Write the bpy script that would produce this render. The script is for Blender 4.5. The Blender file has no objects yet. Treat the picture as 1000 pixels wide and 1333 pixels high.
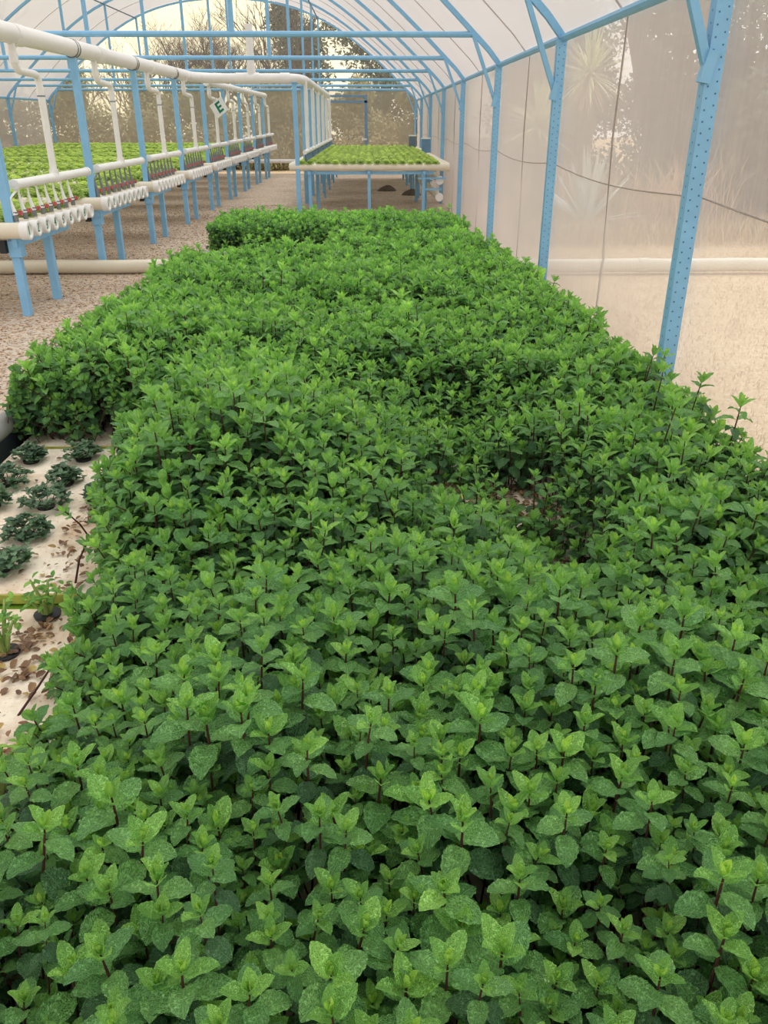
import bpy, math, random
import numpy as np
from mathutils import Vector, Matrix, Euler

R = math.radians
scn = bpy.context.scene
col = scn.collection

# ------------------------------------------------------------------ camera
cam_d = bpy.data.cameras.new('camera')
cam = bpy.data.objects.new('camera', cam_d); col.objects.link(cam)
cam.location = (0, 0, 1.5)
cam.rotation_euler = (R(90 - 26.1), 0, R(-0.99))
cam_d.sensor_fit = 'HORIZONTAL'; cam_d.sensor_width = 36.0
cam_d.lens = 1040.0 / 1000.0 * 36.0
cam_d.clip_start = 0.02; cam_d.clip_end = 400
scn.camera = cam

# ------------------------------------------------------------------ sky
world = bpy.data.worlds.new('overcast_sky'); scn.world = world
world.use_nodes = True
wn, wl = world.node_tree.nodes, world.node_tree.links
wn.clear()
def wnode(t, **k):
    n = wn.new(t)
    for a, b in k.items(): setattr(n, a, b)
    return n
w_out = wnode('ShaderNodeOutputWorld'); w_bg = wnode('ShaderNodeBackground')
w_tc = wnode('ShaderNodeTexCoord'); w_sep = wnode('ShaderNodeSeparateXYZ')
wl.new(w_tc.outputs['Generated'], w_sep.inputs[0])
w_r = wnode('ShaderNodeValToRGB')                       # elevation gradient of the cloud deck
wl.new(w_sep.outputs['Z'], w_r.inputs[0])
w_r.color_ramp.elements[0].position = 0.0; w_r.color_ramp.elements[0].color = (1.0, .97, .93, 1)
w_r.color_ramp.elements[1].position = 0.7; w_r.color_ramp.elements[1].color = (.94, .97, 1.0, 1)
w_dot = wnode('ShaderNodeVectorMath', operation='DOT_PRODUCT')
wl.new(w_tc.outputs['Generated'], w_dot.inputs[0]); w_dot.inputs[1].default_value = (-.30, .94, .14)
w_mr = wnode('ShaderNodeMapRange'); w_mr.inputs['From Min'].default_value = .80; w_mr.inputs['From Max'].default_value = .985
wl.new(w_dot.outputs['Value'], w_mr.inputs['Value'])
w_mix = wnode('ShaderNodeMix', data_type='RGBA')
wl.new(w_mr.outputs['Result'], w_mix.inputs[0]); wl.new(w_r.outputs['Color'], w_mix.inputs[6]); w_mix.inputs[7].default_value = (1.05, .92, .60, 1)
w_noise = wnode('ShaderNodeTexNoise'); w_noise.inputs['Scale'].default_value = 3.0; w_noise.inputs['Detail'].default_value = 4
w_map = wnode('ShaderNodeMapping'); w_map.inputs['Scale'].default_value = (1, 1, 3.5)
wl.new(w_tc.outputs['Generated'], w_map.inputs[0]); wl.new(w_map.outputs[0], w_noise.inputs[0])
w_cl = wnode('ShaderNodeMapRange'); w_cl.inputs['From Min'].default_value = .35; w_cl.inputs['From Max'].default_value = .7
w_cl.inputs['To Min'].default_value = .82; w_cl.inputs['To Max'].default_value = 1.08
wl.new(w_noise.outputs[0], w_cl.inputs['Value'])
w_mul = wnode('ShaderNodeVectorMath', operation='SCALE')
wl.new(w_mix.outputs[2], w_mul.inputs[0]); wl.new(w_cl.outputs['Result'], w_mul.inputs['Scale'])
wl.new(w_mul.outputs[0], w_bg.inputs['Color']); w_bg.inputs['Strength'].default_value = 1.15
wl.new(w_bg.outputs[0], w_out.inputs[0])

# soft daylight from the thin cloud overhead
sun_d = bpy.data.lights.new('cloud_sun', 'SUN'); sun_d.energy = 1.6; sun_d.angle = R(50); sun_d.color = (1, .98, .95)
sun = bpy.data.objects.new('cloud_sun', sun_d); col.objects.link(sun); sun.rotation_euler = (R(-24), R(14), 0)

scn.view_settings.view_transform = 'Standard'; scn.view_settings.look = 'None'
scn.view_settings.gamma = 1.0; scn.view_settings.use_curve_mapping = False
scn.view_settings.exposure = 0.62

# ------------------------------------------------------------------ materials
def lin(r, g, b):
    f = lambda c: (c / 255 / 12.92) if c / 255 <= .04045 else ((c / 255 + .055) / 1.055) ** 2.4
    return (f(r), f(g), f(b), 1)

class NT:
    def __init__(s, name):
        s.m = bpy.data.materials.new(name); s.m.use_nodes = True
        s.n, s.l = s.m.node_tree.nodes, s.m.node_tree.links
        s.n.clear(); s.out = s.n.new('ShaderNodeOutputMaterial')
    def add(s, t, ins=None, **k):
        n = s.n.new(t)
        for a, b in k.items(): setattr(n, a, b)
        for a, b in (ins or {}).items():
            if hasattr(b, 'links') or isinstance(b, bpy.types.NodeSocket): s.l.new(b, n.inputs[a])
            else: n.inputs[a].default_value = b
        return n
    def math(s, op, a, b=0.0):
        n = s.n.new('ShaderNodeMath'); n.operation = op
        for i, v in enumerate((a, b)):
            if isinstance(v, bpy.types.NodeSocket): s.l.new(v, n.inputs[i])
            else: n.inputs[i].default_value = v
        return n.outputs[0]
    def mix(s, fac, a, b):
        n = s.n.new('ShaderNodeMix'); n.data_type = 'RGBA'
        for i, v in ((0, fac), (6, a), (7, b)):
            if isinstance(v, bpy.types.NodeSocket): s.l.new(v, n.inputs[i])
            else: n.inputs[i].default_value = v
        return n.outputs[2]
    def ramp(s, fac, stops):
        n = s.n.new('ShaderNodeValToRGB'); s.l.new(fac, n.inputs[0])
        e = n.color_ramp.elements
        while len(e) < len(stops): e.new(.5)
        for el, (p, c) in zip(e, stops): el.position = p; el.color = c
        return n.outputs[0]
    def coord(s, kind='Object', scale=(1, 1, 1)):
        t = s.n.new('ShaderNodeTexCoord'); mp = s.n.new('ShaderNodeMapping'); mp.inputs['Scale'].default_value = scale
        s.l.new(t.outputs[kind], mp.inputs[0]); return mp.outputs[0]
    def noise(s, vec, scale, detail=3, rough=.55):
        return s.add('ShaderNodeTexNoise', {'Vector': vec, 'Scale': scale, 'Detail': detail, 'Roughness': rough}).outputs[0]
    def done(s, sh): s.l.new(sh, s.out.inputs[0]); return s.m

def paint(name, c, rough=.5, spec=.4, var=.12, scale=14, metal=0.0, bump=.05):
    t = NT(name); v = t.coord()
    n = t.noise(v, scale)
    a = tuple(x * (1 - var) for x in c[:3]) + (1,); b = tuple(min(1, x * (1 + var)) for x in c[:3]) + (1,)
    cc = t.ramp(n, [(.3, a), (.7, b)])
    bp = t.add('ShaderNodeBump', {'Height': t.noise(v, scale * 6), 'Strength': bump, 'Distance': .004})
    p = t.add('ShaderNodeBsdfPrincipled', {'Base Color': cc, 'Roughness': rough, 'Specular IOR Level': spec, 'Metallic': metal, 'Normal': bp.outputs[0]})
    return t.done(p.outputs[0])

def net(name, c, open0, glow=.55, streak=True, tint=None):
    """Woven shade cloth / film: holes let light straight through, threads scatter it. Seen at a slant the threads close up."""
    t = NT(name)
    lw = t.add('ShaderNodeLayerWeight', {'Blend': .5})
    cosv = t.math('MAXIMUM', t.math('SUBTRACT', 1.0, lw.outputs['Facing']), .06)
    op = t.math('POWER', open0, t.math('DIVIDE', 1.0, cosv))
    v = t.coord('Object', (1, 1, .12))
    ns = t.noise(v, 26, 4, .6)
    op = t.math('MULTIPLY', op, t.add('ShaderNodeMapRange', {'Value': ns, 'From Min': .3, 'From Max': .7, 'To Min': .9, 'To Max': 1.08}).outputs[0])
    v2 = t.coord()
    cl = t.noise(v2, 1.3, 4, .6)
    c2 = tuple(x * .9 for x in c[:3]) + (1,)
    cc = t.mix(cl, c2, c)
    d = t.add('ShaderNodeBsdfDiffuse', {'Color': cc}); tr = t.add('ShaderNodeBsdfTranslucent', {'Color': cc})
    m1 = t.add('ShaderNodeMixShader', {0: glow}); t.l.new(d.outputs[0], m1.inputs[1]); t.l.new(tr.outputs[0], m1.inputs[2])
    tp = t.add('ShaderNodeBsdfTransparent')
    m2 = t.add('ShaderNodeMixShader'); t.l.new(op, m2.inputs[0]); t.l.new(m1.outputs[0], m2.inputs[1]); t.l.new(tp.outputs[0], m2.inputs[2])
    return t.done(m2.outputs[0])

def leaf_mat(name, stops, vein=.35, bump=.5, rough=.46, transl=.22, hue=.06):
    t = NT(name)
    at = t.add('ShaderNodeAttribute', attribute_name='age')
    base = t.ramp(at.outputs['Fac'], stops)
    uv = t.add('ShaderNodeUVMap').outputs[0]
    mp = t.add('ShaderNodeMapping', {'Vector': uv, 'Scale': (.66, 1.0, 1)}).outputs[0]
    sep = t.add('ShaderNodeSeparateXYZ', {'Vector': uv})
    ax = t.math('ABSOLUTE', t.math('SUBTRACT', sep.outputs[0], .5))
    chev = t.math('PINGPONG', t.math('SUBTRACT', t.math('MULTIPLY', sep.outputs[1], 7.0), t.math('MULTIPLY', ax, 6.0)), .5)
    side = t.add('ShaderNodeMapRange', {'Value': chev, 'From Min': .0, 'From Max': .12, 'To Min': 1, 'To Max': 0}).outputs[0]
    midr = t.add('ShaderNodeMapRange', {'Value': ax, 'From Min': .0, 'From Max': .05, 'To Min': 1, 'To Max': 0}).outputs[0]
    vo = t.add('ShaderNodeTexVoronoi', {'Vector': mp, 'Scale': 15.0}, feature='DISTANCE_TO_EDGE')
    cell = t.add('ShaderNodeMapRange', {'Value': vo.outputs['Distance'], 'From Min': .0, 'From Max': .30, 'To Min': 1, 'To Max': 0}).outputs[0]
    veins = t.math('MAXIMUM', t.math('MAXIMUM', midr, t.math('MULTIPLY', side, .8)), t.math('MULTIPLY', cell, .75))
    oi = t.add('ShaderNodeObjectInfo')
    hsv = t.add('ShaderNodeHueSaturation', {'Color': base,
        'Value': t.math('ADD', t.math('MULTIPLY', oi.outputs['Random'], .4), .8),
        'Hue': t.math('ADD', t.math('MULTIPLY', oi.outputs['Random'], -hue / 3), .5 + hue / 6)})
    light = t.add('ShaderNodeHueSaturation', {'Color': hsv.outputs[0], 'Value': 2.2, 'Saturation': .78})  # paler vein colour, with the highlights of the leaf sheen painted into it
    cc = t.mix(t.math('MULTIPLY', veins, vein), hsv.outputs[0], light.outputs[0])
    bp = t.add('ShaderNodeBump', {'Height': t.math('MULTIPLY', veins, -1.0), 'Strength': bump, 'Distance': .004})
    p = t.add('ShaderNodeBsdfPrincipled', {'Base Color': cc, 'Roughness': rough, 'Specular IOR Level': .75, 'Normal': bp.outputs[0]})
    back = t.add('ShaderNodeHueSaturation', {'Color': cc, 'Value': 1.5, 'Saturation': 1.05})
    tr = t.add('ShaderNodeBsdfTranslucent', {'Color': back.outputs[0], 'Normal': bp.outputs[0]})
    m = t.add('ShaderNodeMixShader', {0: transl}); t.l.new(p.outputs[0], m.inputs[1]); t.l.new(tr.outputs[0], m.inputs[2])
    return t.done(m.outputs[0])

def ground_mat(name, cols, scale, patch, patchcols, bump=.6, dist=.02, stretch=(1, 1, 1)):
    t = NT(name); v = t.coord('Object', stretch)
    vo = t.add('ShaderNodeTexVoronoi', {'Vector': v, 'Scale': scale})
    c = t.ramp(t.add('ShaderNodeSeparateColor', {0: vo.outputs['Color']}).outputs[0], cols)
    pn = t.noise(v, patch, 5, .6)
    pm = t.ramp(pn, patchcols)
    mul = t.add('ShaderNodeMix', data_type='RGBA', blend_type='MULTIPLY'); mul.inputs[0].default_value = 1
    t.l.new(c, mul.inputs[6]); t.l.new(pm, mul.inputs[7])
    bp = t.add('ShaderNodeBump', {'Height': vo.outputs['Distance'], 'Strength': bump, 'Distance': dist}); bp.invert = True
    p = t.add('ShaderNodeBsdfPrincipled', {'Base Color': mul.outputs[2], 'Roughness': .9, 'Specular IOR Level': .2, 'Normal': bp.outputs[0]})
    return t.done(p.outputs[0])

M = {}
M['blue'] = paint('blue_paint', lin(134, 188, 226), .45, .4, .06, 9)
M['blue_dull'] = paint('weathered_blue_paint', lin(112, 148, 182), .6, .3, .1, 9)
M['hole'] = paint('dark_hole', lin(84, 122, 158), .9, .1)
M['pvc'] = paint('white_pvc', lin(236, 234, 230), .38, .45, .03, 5, bump=.02)
M['cream'] = paint('cream_pvc', lin(226, 217, 196), .42, .45, .05, 5, bump=.02)
M['wire'] = paint('dark_wire', lin(168, 156, 148), .7, .2)
M['seam'] = paint('pale_seam', lin(196, 186, 180), .7, .2)
M['darksteel'] = paint('grey_steel', lin(104, 122, 140), .5, .4)
M['black'] = paint('black_plastic', lin(34, 36, 38), .5, .4)
M['liner'] = paint('black_liner', lin(52, 60, 68), .5, .4, .1, 6, bump=.2)
M['rim'] = paint('grey_rim', lin(150, 150, 146), .6, .3, .12, 5)
M['red'] = paint('red_valve', lin(186, 92, 84), .5, .4)
M['greyfit'] = paint('grey_fitting', lin(120, 122, 124), .5, .4)
M['green'] = paint('green_print', lin(40, 128, 98), .7, .2, .03)
M['sign'] = paint('white_board', lin(238, 238, 234), .6, .3, .02)
M['stem'] = paint('purple_brown_stem', lin(74, 42, 38), .55, .3, .25, 30)
M['greenstem'] = paint('pale_green_stem', lin(146, 168, 92), .55, .3, .2, 30)
M['bark'] = paint('grey_bark', lin(104, 92, 82), .9, .1, .25, 6, bump=.4)
M['cuttrunk'] = paint('brown_bark', lin(112, 96, 74), .9, .1, .25, 8, bump=.4)
M['roof'] = net('roof_film', lin(202, 195, 192), .47, .55)
M['net'] = net('side_net', lin(212, 204, 200), .70, .5)
M['endnet'] = net('end_net', lin(188, 178, 160), .45, .4)
M['gable'] = net('gable_net', lin(206, 198, 188), .80, .5)
M['mint'] = leaf_mat('mint_leaf', [(0, lin(172, 224, 62)), (.3, lin(120, 184, 68)), (.65, lin(89, 146, 71)), (1, lin(69, 117, 66))], .66, 1.0, .40, .24)
M['lettuce'] = leaf_mat('lettuce_leaf', [(0, lin(196, 212, 122)), (1, lin(134, 172, 78))], .12, .2, .5, .3, .05)
M['sage'] = leaf_mat('cut_mint_leaf', [(0, lin(92, 126, 84)), (1, lin(58, 90, 62))], .25, .4, .55, .15)
M['dry'] = leaf_mat('dead_leaf', [(0, lin(206, 184, 96)), (.5, lin(150, 112, 78)), (1, lin(104, 74, 56))], .1, .3, .8, .1)
M['evergreen'] = leaf_mat('evergreen_leaf', [(0, lin(92, 104, 74)), (1, lin(54, 64, 48))], .0, .0, .7, .15)
M['hedge'] = leaf_mat('hedge_leaf', [(0, lin(186, 178, 128)), (1, lin(124, 122, 86))], .0, .0, .8, .15)
M['brush'] = leaf_mat('dry_brush', [(0, lin(214, 190, 150)), (1, lin(168, 138, 106))], .0, .0, .9, .1)
M['yucca'] = leaf_mat('yucca_blade', [(0, lin(232, 236, 178)), (1, lin(176, 190, 128))], .0, .0, .5, .1)
M['agave'] = leaf_mat('agave_blade', [(0, lin(216, 226, 220)), (1, lin(168, 184, 180))], .0, .0, .5, .05)
M['gravel'] = ground_mat('gravel', [(0, lin(150, 128, 106)), (.3, lin(194, 170, 144)), (.6, lin(216, 200, 180)), (1, lin(184, 180, 174))], 46, .5,
                         [(.3, (.72, .66, .62, 1)), (.55, (1, .98, .96, 1)), (.75, (.86, .84, .84, 1))])
M['chip'] = ground_mat('gravel_chip', [(0, lin(150, 118, 94)), (.35, lin(196, 168, 142)), (.7, lin(220, 204, 184)), (1, lin(184, 180, 174))], 30, .6,
                       [(.3, (.82, .78, .75, 1)), (.7, (1, 1, 1, 1))], .1)
M['field'] = ground_mat('dry_field', [(0, lin(186, 156, 116)), (.5, lin(210, 184, 146)), (1, lin(226, 204, 170))], 60, .55,
                        [(.35, (.84, .78, .74, 1)), (.6, (1, 1, 1, 1))], .4, .02)
def foam_mat():
    t = NT('dirty_foam'); v = t.coord()
    a = t.noise(v, 5, 5, .65); b = t.noise(v, 60, 3, .6)
    c = t.mix(t.ramp(a, [(.42, (0, 0, 0, 1)), (.72, (1, 1, 1, 1))]), lin(238, 226, 206), lin(196, 166, 132))
    c = t.mix(t.ramp(b, [(.60, (0, 0, 0, 1)), (.72, (.7, .7, .7, 1))]), c, lin(132, 104, 84))
    bp = t.add('ShaderNodeBump', {'Height': b, 'Strength': .25, 'Distance': .004})
    return t.done(t.add('ShaderNodeBsdfPrincipled', {'Base Color': c, 'Roughness': .8, 'Specular IOR Level': .2, 'Normal': bp.outputs[0]}).outputs[0])
M['foam'] = foam_mat()
M['algae'] = paint('algae_edge', lin(178, 176, 84), .7, .3, .25, 20)
def water_mat():
    t = NT('pond_water')
    bp = t.add('ShaderNodeBump', {'Height': t.noise(t.coord(), 8), 'Strength': .1, 'Distance': .01})
    return t.done(t.add('ShaderNodeBsdfPrincipled', {'Base Color': lin(110, 150, 50), 'Roughness': .12, 'Normal': bp.outputs[0]}).outputs[0])
M['water'] = water_mat()

# ------------------------------------------------------------------ mesh helpers
class MB:
    def __init__(s): s.v = []; s.f = []; s.n = 0
    def add(s, v, f):
        s.v.append(np.asarray(v, float)); k = s.n
        s.f += [tuple(i + k for i in q) for q in f]; s.n += len(v); return s
    def box(s, c, d, rot=None):
        q = np.array([[x, y, z] for x in (-.5, .5) for y in (-.5, .5) for z in (-.5, .5)]) * np.array(d)
        if rot is not None: q = q @ np.array(Euler(rot).to_matrix()).T
        return s.add(q + np.array(c), [(0, 1, 3, 2), (4, 6, 7, 5), (0, 4, 5, 1), (2, 3, 7, 6), (0, 2, 6, 4), (1, 5, 7, 3)])
    def beam(s, a, b, w, d):
        """square bar from a to b; w across, d along the other side"""
        a, b = Vector(a), Vector(b); ax = (b - a).normalized()
        side = ax.cross(Vector((0, 1, 0)))
        if side.length < .05: side = ax.cross(Vector((0, 0, 1)))
        side.normalize(); up = side.cross(ax)
        q = []
        for p in (a, b):
            for i, j in ((-1, -1), (1, -1), (1, 1), (-1, 1)): q.append(p + side * (i * w / 2) + up * (j * d / 2))
        return s.add([list(x) for x in q], [(3, 2, 1, 0), (4, 5, 6, 7), (0, 1, 5, 4), (1, 2, 6, 5), (2, 3, 7, 6), (3, 0, 4, 7)])
    def tube(s, pts, r, n=10, caps=True, axis=None):
        P = [Vector(p) for p in pts]; k = len(P)
        rr = list(r) if hasattr(r, '__len__') else [r] * k
        T = [(P[min(i + 1, k - 1)] - P[max(i - 1, 0)]).normalized() for i in range(k)]
        if axis is not None: T = [Vector(axis)] * k
        u = T[0].orthogonal().normalized(); out = []
        for i in range(k):
            u = (u - T[i] * u.dot(T[i])).normalized(); w = T[i].cross(u)
            for j in range(n):
                a = 2 * math.pi * j / n
                out.append(P[i] + (u * math.cos(a) + w * math.sin(a)) * rr[i])
        f = [(i * n + j, i * n + (j + 1) % n, (i + 1) * n + (j + 1) % n, (i + 1) * n + j) for i in range(k - 1) for j in range(n)]
        if caps: f += [tuple(range(n))[::-1], tuple(range((k - 1) * n, k * n))]
        return s.add([list(x) for x in out], f)
    def sheet(s, rows):
        """grid of points: rows is a list of equally long point lists"""
        a = len(rows); b = len(rows[0])
        return s.add([p for r in rows for p in r], [(i * b + j, i * b + j + 1, (i + 1) * b + j + 1, (i + 1) * b + j) for i in range(a - 1) for j in range(b - 1)])
    def mesh(s, name, mat, smooth=False):
        me = bpy.data.meshes.new(name)
        v = np.concatenate(s.v) if s.v else np.zeros((0, 3))
        me.from_pydata(v.tolist(), [], s.f); me.materials.append(mat)
        if smooth:
            me.polygons.foreach_set('use_smooth', [True] * len(me.polygons))
            try: me.set_sharp_from_angle(angle=R(40))
            except Exception: pass
        me.update(); return me

def bendpath(pts, rad=.06, n=5):
    """polyline with its corners rounded"""
    P = [Vector(p) for p in pts]; out = [P[0]]
    for i in range(1, len(P) - 1):
        a = (P[i - 1] - P[i]); b = (P[i + 1] - P[i]); k = min(rad, a.length * .45, b.length * .45)
        p0, p1 = P[i] + a.normalized() * k, P[i] + b.normalized() * k
        for j in range(n + 1):
            t = j / n; out.append(p0 * (1 - t) ** 2 + P[i] * 2 * t * (1 - t) + p1 * t * t)
    out.append(P[-1]); return out

def tag(o, label=None, cat=None, group=None, kind=None):
    for k, v in (('label', label), ('category', cat), ('group', group), ('kind', kind)):
        if v: o[k] = v
    return o
def obj(name, mb, mat, parent=None, smooth=False, kind=None):
    me = mb if isinstance(mb, bpy.types.Mesh) else mb.mesh(name, mat, smooth)
    o = bpy.data.objects.new(name, me); col.objects.link(o)
    if parent: o.parent = parent
    if kind: o['kind'] = kind
    return o
def thing(name, loc=(0, 0, 0), label=None, cat=None, group=None, kind=None, rz=0):
    o = bpy.data.objects.new(name, None); col.objects.link(o)
    o.location = loc; o.rotation_euler = (0, 0, rz); o.empty_display_size = .05
    return tag(o, label, cat, group, kind)
def text_obj(name, cu):
    tmp = bpy.data.objects.new('tmp', cu); col.objects.link(tmp); bpy.context.view_layer.update()
    me = bpy.data.meshes.new_from_object(tmp.evaluated_get(bpy.context.evaluated_depsgraph_get())); me.name = name
    bpy.data.objects.remove(tmp); o = bpy.data.objects.new(name, me); col.objects.link(o); return o
def dup(src, loc=None, label=None, group=None, parent=None):
    c = src.copy(); col.objects.link(c)
    if parent: c.parent = parent
    if loc is not None: c.location = loc
    if label: c['label'] = label
    if group: c['group'] = group
    for ch in src.children: dup(ch, parent=c)
    return c

def leafy_mesh(name, parts, mat):
    """joins (verts, quads, uvs, ages) arrays into one mesh with UVs and an 'age' attribute"""
    V, F, U, A = [], [], [], []; k = 0
    for v, f, u, a in parts:
        V.append(v); F.append(np.asarray(f) + k); U.append(u); A.append(np.full(len(v), a) if np.isscalar(a) else a); k += len(v)
    V = np.concatenate(V).astype(np.float32); F = np.concatenate(F).astype(np.int32); U = np.concatenate(U); A = np.concatenate(A)
    me = bpy.data.meshes.new(name); nf, m = F.shape
    me.vertices.add(len(V)); me.vertices.foreach_set('co', V.ravel())
    me.loops.add(nf * m); me.loops.foreach_set('vertex_index', F.ravel())
    me.polygons.add(nf); me.polygons.foreach_set('loop_start', np.arange(nf, dtype=np.int32) * m)
    try: me.polygons.foreach_set('loop_total', np.full(nf, m, dtype=np.int32))
    except Exception: pass
    me.polygons.foreach_set('use_smooth', np.ones(nf, dtype=bool))
    uvl = me.uv_layers.new(name='UVMap'); uvl.data.foreach_set('uv', U[F.ravel()].astype(np.float32).ravel())
    at = me.attributes.new('age', 'FLOAT', 'POINT'); at.data.foreach_set('value', A.astype(np.float32))
    me.materials.append(mat); me.update(calc_edges=True); me.validate()
    return me

def scatter(name, pts, rot, scl, idx, forms):
    """one object whose points carry instances of the given meshes"""
    c = bpy.data.collections.new(name + '_forms')
    for i, me in enumerate(forms): c.objects.link(bpy.data.objects.new('%s_form_%02d' % (name, i), me))
    me = bpy.data.meshes.new(name); n = len(pts)
    me.vertices.add(n); me.vertices.foreach_set('co', np.asarray(pts, np.float32).ravel())
    me.attributes.new('rot', 'FLOAT_VECTOR', 'POINT').data.foreach_set('vector', np.asarray(rot, np.float32).ravel())
    me.attributes.new('scl', 'FLOAT', 'POINT').data.foreach_set('value', np.asarray(scl, np.float32))
    me.attributes.new('idx', 'INT', 'POINT').data.foreach_set('value', np.asarray(idx, np.int32))
    o = bpy.data.objects.new(name, me); col.objects.link(o)
    g = bpy.data.node_groups.new(name + '_nodes', 'GeometryNodeTree')
    g.interface.new_socket('Geometry', in_out='INPUT', socket_type='NodeSocketGeometry')
    g.interface.new_socket('Geometry', in_out='OUTPUT', socket_type='NodeSocketGeometry')
    gi = g.nodes.new('NodeGroupInput'); go = g.nodes.new('NodeGroupOutput')
    ip = g.nodes.new('GeometryNodeInstanceOnPoints'); ci = g.nodes.new('GeometryNodeCollectionInfo')
    ci.inputs['Collection'].default_value = c; ci.inputs['Separate Children'].default_value = True; ci.inputs['Reset Children'].default_value = True
    ip.inputs['Pick Instance'].default_value = True
    def named(a, dt):
        q = g.nodes.new('GeometryNodeInputNamedAttribute'); q.data_type = dt; q.inputs['Name'].default_value = a
        return q.outputs['Attribute']
    L = g.links.new
    L(gi.outputs[0], ip.inputs['Points']); L(ci.outputs[0], ip.inputs['Instance'])
    L(named('idx', 'INT'), ip.inputs['Instance Index']); L(named('scl', 'FLOAT'), ip.inputs['Scale'])
    e2r = g.nodes.new('FunctionNodeEulerToRotation'); L(named('rot', 'FLOAT_VECTOR'), e2r.inputs[0]); L(e2r.outputs[0], ip.inputs['Rotation'])
    L(ip.outputs[0], go.inputs[0])
    md = o.modifiers.new('scatter', 'NODES'); md.node_group = g
    o['kind'] = 'stuff'
    return o

# ------------------------------------------------------------------ the tunnel: dimensions
XR, XL = 1.46, -9.70           # side walls
XC = (XR + XL) / 2; HW = (XR - XL) / 2
YF = [3.80, 6.85, 10.05, 13.7, 17.2, 20.8, 24.3, 27.4]      # hoops
EAVE = 2.04; YN = -3.0
PROF = [(1.0, 2.04), (.945, 2.34), (.83, 2.92), (.71, 3.45), (.57, 3.98), (.455, 4.27), (.37, 4.44), (.21, 4.63), (0, 4.70)]
def arch(n=40):
    xs = np.linspace(-1, 1, n + 1)
    px = [p[0] for p in PROF][::-1]; pz = [p[1] for p in PROF][::-1]
    # smooth spline through the profile
    t = np.sign(xs) * (1 - (1 - np.abs(xs)) ** 1.25)
    z = np.interp(np.abs(t), px, pz)
    for _ in range(2): z[1:-1] = (z[:-2] + 2 * z[1:-1] + z[2:]) / 4
    return [(XC + HW * a, b) for a, b in zip(t, z)]
ARCH = arch()
def archz(x): return float(np.interp(x, [p[0] for p in ARCH], [p[1] for p in ARCH]))

# ground -------------------------------------------------------------
mb = MB(); mb.sheet([[(x, y, 0) for x in np.linspace(XL, 1.5, 12)] for y in np.linspace(YN, 27.5, 24)])
tag(obj('floor', mb, M['gravel']), 'brown and grey gravel floor of the growing tunnel', kind='structure')
mb = MB(); mb.sheet([[(x, y, -.02) for x in np.linspace(-60, 60, 24)] for y in np.linspace(-20, 90, 24)])
tag(obj('dry_field', mb, M['field']), 'dry straw coloured grass field around the tunnel', kind='structure')

# ceiling film, one sheet per bay -------------------------------------
ceil = thing('ceiling', (0, 0, 0), 'pale translucent film roof curving over blue hoops', kind='structure')
ys = [YN, .4] + YF
for a, b in zip(ys[:-1], ys[1:]):
    mb = MB(); mb.sheet([[(x, y, z + .035) for x, z in ARCH] for y in (a, b)])
    obj('film_sheet', mb, M['roof'], ceil, True)
    m = (a + b) / 2; mb = MB(); mb.tube([(x, m, z + .02) for x, z in ARCH], .007, 5)
    obj('seam_wire', mb, M['seam'], ceil, True)

# side walls -----------------------------------------------------------
for nm, X, lab in (('wall_right', XR + .045, 'hazy pale shade net side wall beside the mint bed'), ('wall_left', XL - .045, 'shade net side wall beyond the lettuce benches')):
    w = thing(nm, (0, 0, 0), lab, kind='structure')
    for a, b in zip(ys[:-1], ys[1:]):
        mb = MB(); mb.sheet([[(X, a + (b - a) * t, z) for t in np.linspace(0, 1, 6)] for z in np.linspace(0, EAVE + .03, 6)])
        obj('net_panel', mb, M['net'], w)
        mb = MB(); m = (a + b) / 2 + .05
        mb.tube([(X, m, .0), (X + .01, m - .03, .7), (X - .006, m + .02, 1.4), (X, m, EAVE)], .007, 5); obj('seam_wire', mb, M['wire'], w, True)
    mb = MB(); mb.tube([(X - .012, y, 1.19 - .05 * abs(math.sin((y - .6) * .97))) for y in np.linspace(YN, 27.3, 90)], .0035, 5)
    obj('tie_wire', mb, M['wire'], w, True)

# end wall ------------------------------------------------------------
YE = 27.46
w = thing('wall_back', (0, 0, 0), 'brownish net end wall with clear gable above the benches', kind='structure')
for a, b in zip(np.linspace(XL, XR, 5)[:-1], np.linspace(XL, XR, 5)[1:]):
    mb = MB(); mb.sheet([[(x, YE, z) for x in np.linspace(a, b, 4)] for z in (.34, .9, 1.5, 2.33)]); obj('net_panel', mb, M['endnet'], w)
mb = MB(); mb.sheet([[(x, YE, 2.33) for x, z in ARCH[1:-1]], [(x, YE, max(2.34, z + .02)) for x, z in ARCH[1:-1]]]); obj('gable_net', mb, M['gable'], w)
mb = MB(); mb.beam((XL, YE - .03, 2.33), (XR, YE - .03, 2.33), .05, .05); obj('cross_rail', mb, M['blue'], w)
mb = MB(); mb.tube([(XL + .1, YE - .1, .36), (-1.7, YE - .1, .36)], .055, 10); obj('hem_pipe', mb, M['pvc'], w, True)
d = thing('door_1', (-.8, YE - .06, 0), 'blue framed net door in the end wall', kind='structure')
for x in (-.72, .72):
    mb = MB(); mb.beam((x, 0, 0), (x, 0, 2.14), .09, .05); obj('door_post', mb, M['blue_dull'], d)
for z in (2.17, 2.02):
    mb = MB(); mb.beam((-.76, 0, z), (.76, 0, z), .06, .05); obj('door_rail', mb, M['blue_dull'], d)
mb = MB(); mb.box((.66, -.04, .98), (.16, .05, .05)); mb.box((.60, -.07, .98), (.03, .05, .12)); obj('latch', mb, M['pvc'], d)

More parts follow.
